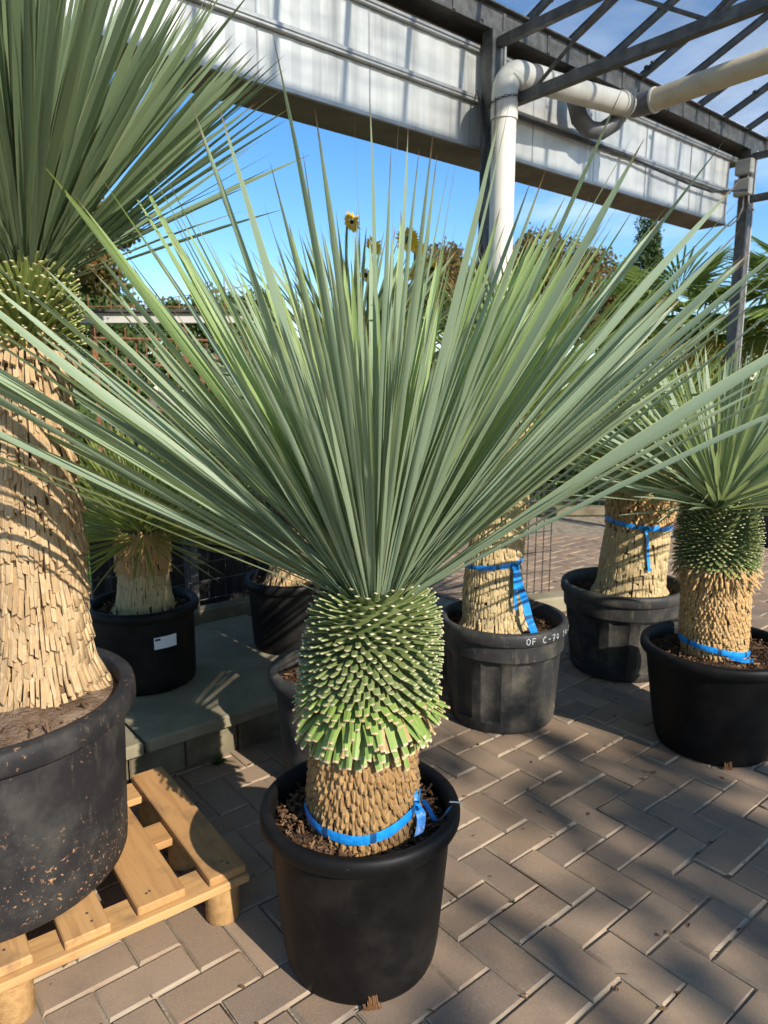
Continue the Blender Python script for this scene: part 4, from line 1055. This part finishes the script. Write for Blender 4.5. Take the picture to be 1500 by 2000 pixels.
    # posts
    def post(x, label, h=3.149):
        p = thing('steel_post', P0 + ea * x + en * 0.325, label, 'post', 'greenhouse posts', GZ)
        MB().cbox(-0.042, 0.042, -0.040, 0.040, 0.008, h, 0.004).build('shaft', 'steel', p)
        MB().cbox(0.0425, 0.058, -0.046, -0.030, 0.008, h, 0.002).build('flange', 'rail', p)
        MB().cbox(-0.09, 0.09, -0.09, 0.09, -0.005, 0.0075, 0.002).build('base_plate', 'steel', p)
        return p
    post(-0.235, 'dark steel post directly behind the white downpipe')
    p2 = post(2.73, 'steel post at the right carrying two grey junction boxes', 3.149)
    for (zz, s_) in ((2.955, 0.11), (2.80, 0.125)):
        jb = MB().cbox(-0.100, -0.0425, -0.075, 0.055, zz, zz + s_, 0.006).build('junction_box', 'boxplastic', p2)
        MB().cbox(-0.108, -0.1005, -0.070, 0.050, zz + 0.006, zz + s_ - 0.006, 0.003).build('lid', 'boxplastic', jb)
    MB().tube([(-0.07, -0.04, 2.957), (-0.072, -0.04, 2.93), (-0.07, -0.04, 2.923)], 0.006, 6).tube([(-0.07, 0.03, 2.957), (-0.07, 0.03, 2.923)], 0.006, 6).build('link_cable', 'cable_grey', p2, True)
    MB().tube([(-0.07, -0.055, 2.802), (-0.07, -0.06, 2.74), (-0.03, -0.07, 2.71), (0.03, -0.06, 2.70)], 0.007, 6).tube([(-0.07, -0.02, 2.802), (-0.07, -0.02, 2.72), (-0.09, 0.0, 2.63), (-0.15, 0.03, 2.575), (-0.20, 0.05, 2.57)], 0.006, 6).build('loose_cable', 'cable_grey', p2, True)
    # cable along the fascia and down the first post
    c1 = thing('black_cable', P0 + ea * -0.31 + en * 0.36, 'thin black cables hanging down beside the post behind the downpipe', 'cable', None, GZ)
    pts = [(0.0, 0.07, 2.86), (-0.012, 0.02, 2.72), (0.0, -0.005, 2.60), (-0.03, -0.01, 2.45), (-0.04, 0, 2.25), (-0.01, 0.0, 2.0), (0.01, 0, 1.6), (0.0, 0, 1.0), (0.0, 0, 0.0)]
    MB().tube(pts, 0.007, 6).build('strand', 'rubber', c1, True)
    MB().tube([(x + 0.022 + 0.008 * math.sin(z * 5), y + 0.01, z) for x, y, z in pts], 0.006, 6).build('strand', 'rubber', c1, True)
    c2 = thing('black_cable', P0, 'black cable sagging along the fascia towards the right post', 'cable', None, GZ)
    MB().tube([(-0.2 + 0.35 * i, -0.292 - (0.004 if i % 2 else 0.0), 2.806 - 0.035 * math.sin(math.pi * min(1, max(0, (i - 4) / 5.0))) ) for i in range(8)] + [(2.62, -0.38, 2.83)], 0.009, 6).build('strand', 'rubber', c2, True)
greenhouse()

def drain_pipe():
    t = thing('drain_pipe', P0 + ea * -0.33 + en * 0.50, 'thick off-white plastic downpipe with elbows under the roof', 'pipe', None, GZ)
    r = 0.0625; zt = 2.885
    def pipe(a, b, rad, name, mat, par=t, n=24): return smooth_by_angle(MB().tube([a, b], rad, n).build(name, mat, par), 50)
    pipe((0, 0, 0.0), (0, 0, 2.66), r, 'down_pipe', 'pvc')
    pipe((0, 0, 2.655), (0, 0, 2.735), r + 0.006, 'socket', 'pvc')
    E1 = [(0.0, 0, 2.735), (0.0, 0, 2.775)] + [(0.12 - 0.12 * math.cos(a), 0, 2.775 + 0.12 * math.sin(a)) for a in [R(x) for x in (9, 18, 27, 36, 45, 54, 63, 72, 81, 90)]] + [(0.16, 0, 2.897)]
    el = smooth_by_angle(MB().tube(E1, r + 0.003, 24).build('elbow', 'pvc', t), 50)
    MB().tube([(0.028, 0, 2.842 - 0.01), (0.045, 0, 2.862 - 0.002)], r + 0.009, 24).build('elbow_band', 'pvc', el, True)
    pipe((0.16, 0, 2.897), (0.215, 0, 2.901), r + 0.002, 'grey_collar', 'pvc_grey')
    pipe((0.215, 0, 2.901), (0.30, 0, 2.907), r + 0.008, 'socket', 'pvc')
    J = Vector((1.10, 0.0, 2.975))
    pipe((0.25, 0, 2.904), tuple(J - Vector((0.03, 0, 0.003))), r, 'cross_pipe', 'pvc')
    for k in (0, 0.032, 0.06): pipe(tuple(J + Vector((-0.10 + k, 0, -0.006))), tuple(J + Vector((-0.085 + k, 0, -0.005))), r + 0.007, 'pipe_ring', 'pvc')
    smooth_by_angle(MB().tube([J + Vector((-0.04, 0, 0)), J + Vector((0.0, -0.01, 0)), J + Vector((0.03, -0.035, 0.0)), J + Vector((0.04, -0.09, 0)), J + Vector((0.04, -0.14, 0.0))], r + 0.003, 24).build('branch_elbow', 'pvc_grey', t), 50)
    pipe(tuple(J + Vector((0.04, -0.138, 0))), tuple(J + Vector((0.04, -0.152, 0))), r + 0.008, 'pipe_ring', 'pvc')
    pipe(tuple(J + Vector((0.04, -0.12, 0.0))), tuple(J + Vector((0.04, -3.0, 0.05))), r, 'long_pipe', 'pvc_yellow')
    tr = smooth_by_angle(MB().tube([J + Vector((-0.02, 0.03, -0.02)), J + Vector((-0.05, 0.06, -0.09)), J + Vector((-0.12, 0.10, -0.14)), J + Vector((-0.20, 0.13, -0.14)), J + Vector((-0.27, 0.15, -0.09)), J + Vector((-0.30, 0.16, 0.0)), J + Vector((-0.30, 0.16, 0.16))], r - 0.012, 20).build('trap_bend', 'pvc_grey', t), 50)
    # chain round the elbow socket
    ch = MB(); n = 30
    for i in range(n):
        a = math.pi + 2 * math.pi * i / n; p = Vector(((r + 0.013) * math.cos(a), (r + 0.013) * math.sin(a), 2.742 + 0.010 * math.cos(a) - 0.012 * math.sin(a)))
        tg = Vector((-math.sin(a), math.cos(a), 0)); s = Vector((math.cos(a), math.sin(a), 0)) if i % 2 else Vector((0, 0, 1))
        ch.tube([p + tg * 0.011 * math.cos(q) + s * 0.0055 * math.sin(q) for q in [2 * math.pi * j / 8 for j in range(8)]], 0.0017, 4, closed=True)
    for i in range(18):
        p = Vector((-(r + 0.012), -0.006, 2.735 - 0.0155 * i)); s = Vector((1, 0, 0)) if i % 2 else Vector((0, 1, 0))
        ch.tube([p + Vector((0, 0, 0.0105 * math.cos(q))) + s * 0.005 * math.sin(q) for q in [2 * math.pi * j / 8 for j in range(8)]], 0.0017, 4, closed=True)
    tag(ch.build('chain', 'steel_dark', t, True), kind='stuff')
drain_pipe()

# ================================================================== FENCES BEHIND
def fences():
    # dark boards standing in for the black backdrop, and wire mesh, behind the platform (platform frame)
    o = PS + (-en) * 1.14
    s = thing('dark_backdrop', o + (-en) * 0.22, 'dark boards standing in for the black backdrop behind the small yuccas at the left', 'screen', None, GZ)
    r = random.Random(12); x = 0.28
    while x < 2.0:
        w = r.uniform(0.09, 0.13); MB().cbox(x, x + w - 0.006, r.uniform(-0.01, 0.01), 0.03, 0.0, r.uniform(0.70, 0.80), 0.003).build('board', 'darkwood', s); x += w
    f = thing('wire_fence', o, 'dark wire mesh fence along the back of the concrete platform', 'fence', None, GZ)
    hw = MB().tube([(-1.3, 0, 0), (2.0, 0, 0)], 0.0032, 5).mesh('wire', 'steel_dark'); vw = MB().tube([(0, 0, 0.0), (0, 0, 0.84)], 0.0026, 5).mesh('wire', 'wire')
    for k in range(8): link('wire', hw, f, Matrix.Translation((0, 0, 0.13 + 0.10 * k)))
    for k in range(33): link('wire', vw, f, Matrix.Translation((-1.3 + 0.10 * k, 0.005, 0.02)))
    for x in (-0.42, 0.72, 1.72):
        MB().cbox(x - 0.03, x + 0.03, 0.012, 0.06, 0.0, 0.92, 0.003).build('post', 'steel', f)
    # small mesh panel end right of the downpipe, with its concrete foot
    p = thing('wire_fence_end', (0.955, 4.36, 0), 'narrow black wire mesh panel standing behind the chalk-marked pot', 'fence panel')
    for k in range(5): MB().tube([(-0.10 + 0.055 * k, 0.03 * k, 0.0), (-0.10 + 0.055 * k, 0.03 * k, 0.95)], 0.0035, 5).build('wire', 'wire', p)
    for k in range(8): MB().tube([(-0.11, -0.006, 0.03 + 0.13 * k), (0.13, 0.124, 0.03 + 0.13 * k)], 0.0035, 5).build('wire', 'wire', p)
    ft = thing('concrete_foot', (1.0, 4.12, 0), 'low concrete foot block behind the chalk-marked pot', 'block', None, R(20))
    MB().cbox(-0.16, 0.12, -0.07, 0.07, 0.0, 0.10, 0.012).build('block', 'concrete', ft)
    # black railing at the edge of the lawn
    rl = thing('railing', (2.15, 7.0, 0), 'black metal railing in front of the bright grass', 'railing')
    d = Vector((-0.25, 0.95, 0)).normalized(); dd = Vector((1.0, 0.12, 0)).normalized()
    for k in range(26):
        q = Vector((-2.2, 0.55, 0)) + dd * 0.13 * k
        MB().tube([q, q + Vector((0, 0, 0.95))], 0.011, 6).build('baluster', 'wire', rl)
    for z in (0.08, 0.90):
        MB().tube([Vector((-2.3, 0.55 - 0.012, z)), Vector((-2.3, 0.538, z)) + dd * 3.5], 0.018, 6).build('rail', 'wire', rl)
    kb = thing('kerb', (2.15, 6.9, 0), 'low dark kerb below the black railing', 'kerb')
    MB().cbox(-2.3, 1.2, 0.40, 0.55, 0.0, 0.09, 0.01).build('stone', 'concrete_dark', kb)
    bp = thing('black_pot', (3.25, 5.95, 0), 'plain black pot at the far right edge behind the rightmost yucca', 'pot')
    pot(bp, 0.17, 0.21, 0.36, 'pot', seed=31, bits=0)
fences()

# ================================================================== BACKGROUND PLANTS
def leaf_cloud(name, parent, blobs, n, size, mat, seed, shell=0.55, flat=0.0, asp=0.55):
    """thousands of small leaf faces spread through ellipsoid blobs (cx, cy, cz, rx, ry, rz)"""
    g = np.random.default_rng(seed); wts = np.array([b[3] * b[4] * b[5] for b in blobs]) ** 0.7; wts /= wts.sum()
    k = g.choice(len(blobs), n, p=wts); B = np.array(blobs)[k]
    d = g.normal(size=(n, 3)); d /= np.linalg.norm(d, axis=1)[:, None]
    rad = shell + (1 - shell) * g.random(n) ** 0.6; rad *= 1 + 0.12 * g.normal(size=n)
    c = B[:, :3] + d * B[:, 3:] * rad[:, None]
    a = g.normal(size=(n, 3)); a /= np.linalg.norm(a, axis=1)[:, None]; a[:, 2] -= 0.25
    b = np.cross(a, g.normal(size=(n, 3))); b /= np.linalg.norm(b, axis=1)[:, None]
    s = size * (0.6 + 0.8 * g.random(n))[:, None]
    v = np.stack([c - a * s, c + b * s * asp + a * s * 0.1, c + a * s, c - b * s * asp + a * s * 0.1], 1).reshape(-1, 3)
    f = [(4 * i, 4 * i + 1, 4 * i + 2, 4 * i + 3) for i in range(n)]
    return link(name, mesh_of(name, v, f, None, mat), parent)

def tree(loc, label, h, crown_r, mat, seed, n=5200, size=0.08, trunk_r=0.11, cz=0.62, cat='tree', flatz=0.8, name='tree', clumps=26):
    r = random.Random(seed); t = thing(name, loc, label, cat, 'background trees')
    mb = MB(); ch = h * cz
    mb.tube([(0, 0, 0), (0.03, 0, ch * 0.35), (-0.02, 0.02, ch * 0.7), (0.02, 0, ch)], [trunk_r, trunk_r * 0.8, trunk_r * 0.6, trunk_r * 0.4], 8)
    blobs = []
    for i in range(clumps):
        a = r.uniform(0, 6.28); el = r.uniform(-0.7, 1.2); q = crown_r * r.uniform(0.45, 0.85)
        p = Vector((q * math.cos(a) * math.cos(el), q * math.sin(a) * math.cos(el), ch + (h - ch) * 0.45 + q * math.sin(el) * flatz))
        b = crown_r * r.uniform(0.20, 0.36); blobs.append((p.x, p.y, p.z, b, b, b * 0.8))
        if i % 3 == 0: mb.tube([(0, 0, ch * r.uniform(0.55, 0.9)), tuple(p * 0.5 + Vector((0, 0, ch * 0.5))), tuple(p)], [trunk_r * 0.4, trunk_r * 0.22, trunk_r * 0.08], 6)
    mb.build('trunk', 'treebark', t, True)
    leaf_cloud('crown', t, blobs, n, size, mat, seed)
    return t
tree((1.45, 14.0, 0), 'russet autumn tree left of the downpipe, beyond the greenhouse', 4.05, 1.35, 'fol_autumn', 101, 13000, 0.045, cz=0.5)
tree((3.35, 15.0, 0), 'russet autumn tree right of the downpipe with uneven crown', 4.4, 1.5, 'fol_autumn', 102, 15000, 0.045, cz=0.5)
tree((5.3, 17.5, 0), 'smaller brown tree left of the cypress', 4.1, 1.3, 'fol_autumn', 103, 10000, 0.05, cz=0.5)
tree((-2.95, 6.6, 0), 'rounded green tree with orange tints behind the tall yucca', 3.15, 0.80, 'fol_orange', 104, 14000, 0.030, cz=0.68, trunk_r=0.06)
tree((-5.2, 12.0, 0), 'green tree low behind the steel frame at left', 3.1, 1.4, 'fol_green', 105, 9000, 0.055, cz=0.45)
tree((-3.0, 13.5, 0), 'bushy green tree between the rusty frames at left', 2.9, 1.5, 'fol_green', 106, 9000, 0.055, cz=0.45)
tree((-0.6, 16.0, 0), 'green tree far behind the middle of the central crown', 2.5, 1.5, 'fol_green', 107, 3800, 0.08, cz=0.45)
tree((-4.3, 10.5, 0), 'olive green tree filling the gap behind the canopy posts', 2.45, 1.3, 'fol_green', 108, 9000, 0.05, cz=0.4)
tree((-7.2, 13.0, 0), 'broad dark tree at the far left behind the tall yucca', 3.4, 1.7, 'fol_hedge', 109, 9000, 0.06, cz=0.45)
tree((7.30, -5.85, 0), 'loose-leaved tree outside the view, known by its dappled shade on the paving', 7.0, 1.35, 'fol_green', 110, 560, 0.10, cz=0.70, clumps=24)
def cypress():
    t = thing('cypress_tree', (3.50, 10.0, 0), 'narrow dark green columnar cypress left of the palms', 'tree', 'background trees')
    MB().tube([(0, 0, 0), (0, 0, 1.5), (0, 0, 3.2)], [0.06, 0.045, 0.01], 8).build('trunk', 'treebark', t, True)
    r = random.Random(3); bl = []
    for i in range(60):
        z = 0.25 + 3.2 * (i / 60.0); w = 0.36 * (1.0 if z < 2.6 else max(0.1, 1 - (z - 2.6) / 1.05)); a = r.uniform(0, 6.28)
        bl.append((w * 0.55 * math.cos(a), w * 0.55 * math.sin(a), z, 0.13, 0.13, 0.24))
    leaf_cloud('crown', t, bl, 16000, 0.028, 'fol_cypress', 5, shell=0.3, asp=0.4)
cypress()
def hedge(loc, lx, ly, h, label, seed, n=6000, mat='fol_hedge', size=0.06):
    t = thing('hedge', loc, label, 'hedge', 'background hedges'); r = random.Random(seed); bl = []
    for i in range(46): bl.append((r.uniform(-lx / 2, lx / 2), r.uniform(-ly / 2, ly / 2), r.uniform(0.1, h * 0.88), 0.32, 0.3, 0.28))
    mb = MB()
    for i in range(9): x = -lx / 2 + lx * (i + 0.5) / 9; mb.tube([(x, 0, 0), (x + 0.05, 0.02, h * 0.4), (x - 0.05, 0, h * 0.8)], [0.03, 0.022, 0.008], 6)
    mb.build('stem', 'treebark', t, True)
    leaf_cloud('foliage', t, bl, n, size, mat, seed)
hedge((4.6, 9.6, 0), 5.0, 0.9, 1.75, 'dark hedge behind the railing at right', 201)
hedge((0.2, 10.5, 0), 4.4, 0.9, 1.65, 'dark hedge behind the middle of the picture', 202)
hedge((-4.2, 9.2, 0), 4.4, 0.9, 1.25, 'low green hedge behind the steel frame at left', 203, mat='fol_green')
hedge((7.8, 8.4, 0), 3.6, 0.9, 2.1, 'dark hedge at the far right behind the palms', 204)

def fan_palm(loc, label, h, seed, nf=16, fr=0.55):
    r = random.Random(seed); t = thing('fan_palm', loc, label, 'palm', 'fan palms by the right post')
    mb = MB(); mb.tube([(0, 0, 0), (0.02, 0, h * 0.5), (0, 0, h)], [0.11, 0.10, 0.09], 10); mb.build('trunk', 'treebark', t, True)
    def frond(mat):
        v = []; f = []; uv = []; n = 30
        for i in range(n):
            a = R(-125 + 250 * (i + 0.5) / n); L = fr * (0.78 + 0.22 * math.cos(a * 0.6)) * r.uniform(0.9, 1.05); w = 0.014
            d = Vector((math.cos(a), math.sin(a), 0)); s = Vector((-d.y, d.x, 0)); o = len(v)
            fold = 0.012 if i % 2 else -0.004
            v += [d * 0.03 + Vector((0, 0, fold)), d * L * 0.45 + s * w + Vector((0, 0, fold)), d * L * 0.85 + s * w * 0.6 - Vector((0, 0, 0.06 * fr)), d * L - Vector((0, 0, 0.16 * fr * r.uniform(0.3, 1.8))), d * L * 0.85 - s * w * 0.6 - Vector((0, 0, 0.06 * fr)), d * L * 0.45 - s * w - Vector((0, 0, fold))]
            f += [(o, o + 1, o + 2, o + 4), (o, o + 4, o + 5)[::1], (o + 2, o + 3, o + 4)]
        # petiole
        m2 = MB(); m2.add(v, f); m2.tube([(-0.42, 0, 0.02), (-0.2, 0, 0.01), (0.04, 0, 0)], 0.009, 5); return m2.mesh('frond', mat)
    A, Bm = frond('palm'), frond('palm_yellow')
    for i in range(nf):
        az = i * 2.4 + r.uniform(-.3, .3); el = R(68 - 118 * (i / nf)); d = Vector((math.cos(az) * math.cos(el), math.sin(az) * math.cos(el), math.sin(el)))
        up = Vector((0, 0, 1)) if abs(el) < 1.2 else Vector((-math.cos(az), -math.sin(az), 0.3))
        droop = R(18)
        m = frame(d, up, Vector((0, 0, h)) + d * 0.44) @ Matrix.Rotation(droop, 4, 'Y')
        link('frond', Bm if (i > nf * 0.80) else A, t, m)
fan_palm((2.95, 7.55, 0), 'fan palm with drooping yellow lower fronds, left of the right post', 1.95, 301, 18, 0.60)
fan_palm((4.05, 6.95, 0), 'fan palm at the right photo edge, right of the steel post', 2.05, 302, 22, 0.68)

fan_palm((4.9, 7.6, 0), 'fan palm farther back at the right photo edge', 1.55, 303, 22, 0.66)
fan_palm((3.35, 8.6, 0), 'low fan palm behind the right steel post', 1.45, 304, 20, 0.62)
# ---- sunflowers
def sunflower(head, face, rad, label, back=False, seed=0):
    rad *= 1.15; dr = 0.14 if seed in (1, 2, 4) else 0.30
    r = random.Random(seed); head = Vector(head); t = thing('sunflower', (head.x + r.uniform(-.1, .1), head.y + 0.05, 0), label, 'sunflower', 'sunflowers behind the central crown')
    L = head - t.location; face = Vector(face).normalized(); nk = L - face * 0.05
    MB().tube([(0, 0, 0), (0.02, 0.01, L.z * 0.5), (nk.x * 0.8, nk.y * 0.8, nk.z - 0.12), tuple(nk), tuple(L - face * 0.01)], [0.016, 0.013, 0.010, 0.008, 0.012], 7).build('stem', 'stem', t, True)
    F = frame(Vector((0, 0, 1)).cross(face) if abs(face.z) < 0.95 else Vector((1, 0, 0)), face, L)
    hd = smooth_by_angle(MB().lathe([(0, -0.016), (rad * dr, -0.012), (rad * (dr + 0.05), 0.0), (rad * dr, 0.010), (rad * dr * 0.5, 0.014), (0, 0.010)], 18).build('flower_head', 'disc', t, False, F), 60)
    mb = MB(); n = 21
    for i in range(n):
        for ring in (0, 1):
            a = 2 * math.pi * (i + 0.5 * ring) / n + r.uniform(-.06, .06); l_ = rad * r.uniform(0.9, 1.08) * (1 - 0.08 * ring); w = rad * 0.12; d = Vector((math.cos(a), math.sin(a), 0)); s = Vector((-d.y, d.x, 0)); tl = r.uniform(-0.015, 0.03)
            z = -0.004 * ring
            mb.add([d * rad * dr * 0.9 + Vector((0, 0, z)), d * l_ * 0.7 + s * w + Vector((0, 0, z + tl * 0.5)), d * l_ + Vector((0, 0, z + tl)), d * l_ * 0.7 - s * w + Vector((0, 0, z + tl * 0.5))], [(0, 1, 2, 3)])
    mb.build('petal_ring', 'petal', hd)
    for k in range(3):
        z = L.z * (0.55 + 0.14 * k); a = r.uniform(0, 6.28); d = Vector((math.cos(a), math.sin(a), -0.35)); s = Vector((-math.sin(a), math.cos(a), 0)); b = Vector((nk.x * z / L.z, nk.y * z / L.z, z))
        MB().add([b, b + d * 0.05 + s * 0.005, b + d * 0.10 + s * 0.05, b + d * 0.22, b + d * 0.10 - s * 0.05, b + d * 0.05 - s * 0.005], [(0, 1, 2, 3), (0, 3, 4, 5)]) if False else None
        lf = MB(); lf.add([b, b + d * 0.08 + s * 0.055, b + d * 0.15 + s * 0.04, b + d * 0.22, b + d * 0.15 - s * 0.04, b + d * 0.08 - s * 0.055], [(0, 1, 2, 3), (0, 3, 4, 5)]); lf.build('leaf', 'palm', t)
sunflower((-0.236, 5.5, 2.515), (0.70, -0.68, 0.12), 0.072, 'topmost sunflower, seen from the side', seed=1)
sunflower((-0.075, 5.5, 2.345), (0.55, -0.65, 0.45), 0.070, 'sunflower tilted upward, right of the topmost one', seed=2)
sunflower((0.175, 5.5, 2.390), (-0.15, -0.97, 0.10), 0.082, 'sunflower facing the viewer with dark brown centre', seed=3)
sunflower((0.265, 5.6, 2.330), (0.6, -0.75, 0.1), 0.062, 'sunflower half hidden beside the dark-centred one', seed=4)
sunflower((0.375, 5.7, 2.205), (0.2, 0.8, 0.3), 0.075, 'lower sunflower turned away, nearest the autumn tree', seed=5)
sunflower((0.19, 5.6, 2.165), (0.4, -0.7, -0.2), 0.045, 'small sunflower bud below the dark-centred one', seed=6)
sunflower((-0.14, 5.65, 2.165), (-0.5, -0.7, 0.1), 0.05, 'small low sunflower between the sword leaves', seed=7)

# ---- steel frames at the far left
def frames():
    b = thing('canopy_frame', (-2.75, 8.0, 0), 'long pale canopy beam with rusty rods behind the tall yucca', 'canopy')
    MB().cbox(-1.6, 1.35, 0, 0.14, 2.01, 2.12, 0.006).build('beam', 'farbuilding', b)
    MB().cbox(-1.65, 1.40, -0.05, 0.6, 2.122, 2.15, 0.004).build('roof_sheet', 'steel_dark', b)
    for x in (-1.45, -0.45, 0.55, 1.25): MB().cbox(x - 0.025, x + 0.025, 0.05, 0.10, 0, 2.009, 0.003).build('post', 'rust', b)
    r = random.Random(17)
    for i in range(12): x = -1.5 + 0.25 * i; MB().tube([(x, 0.1, 2.151), (x, 0.1, 2.151 + r.uniform(0.15, 0.48))], 0.006, 5).build('rod', 'rust', b)
    MB().tube([(-1.5, 0.1, 2.2), (1.3, 0.1, 2.19)], 0.005, 5).build('rod', 'rust', b)
    MB().tube([(-0.2, 0.1, 2.2), (1.3, 0.1, 2.42)], 0.005, 5).build('rod', 'rust', b)
    m = thing('mesh_rack', (-2.1, 7.2, 0), 'rusty steel mesh rack below the canopy beam', 'rack')
    for z in (0.6, 1.1, 1.55, 1.80): MB().tube([(-0.75, 0, z), (0.75, 0, z - 0.03)], 0.014, 6).build('bar', 'rust', m)
    for k in range(16): MB().tube([(-0.75 + 0.1 * k, 0.012, 0.0), (-0.75 + 0.1 * k, 0.012, 1.75 if k % 3 else 1.9)], 0.006, 5).build('bar', 'rust', m)
    for x in (0.30, 0.45, 0.62): MB().cbox(x - 0.02, x + 0.02, -0.06, -0.02, 0.0, 1.72 - 0.18 * x, 0.003).build('upright', 'rust', m)
frames()
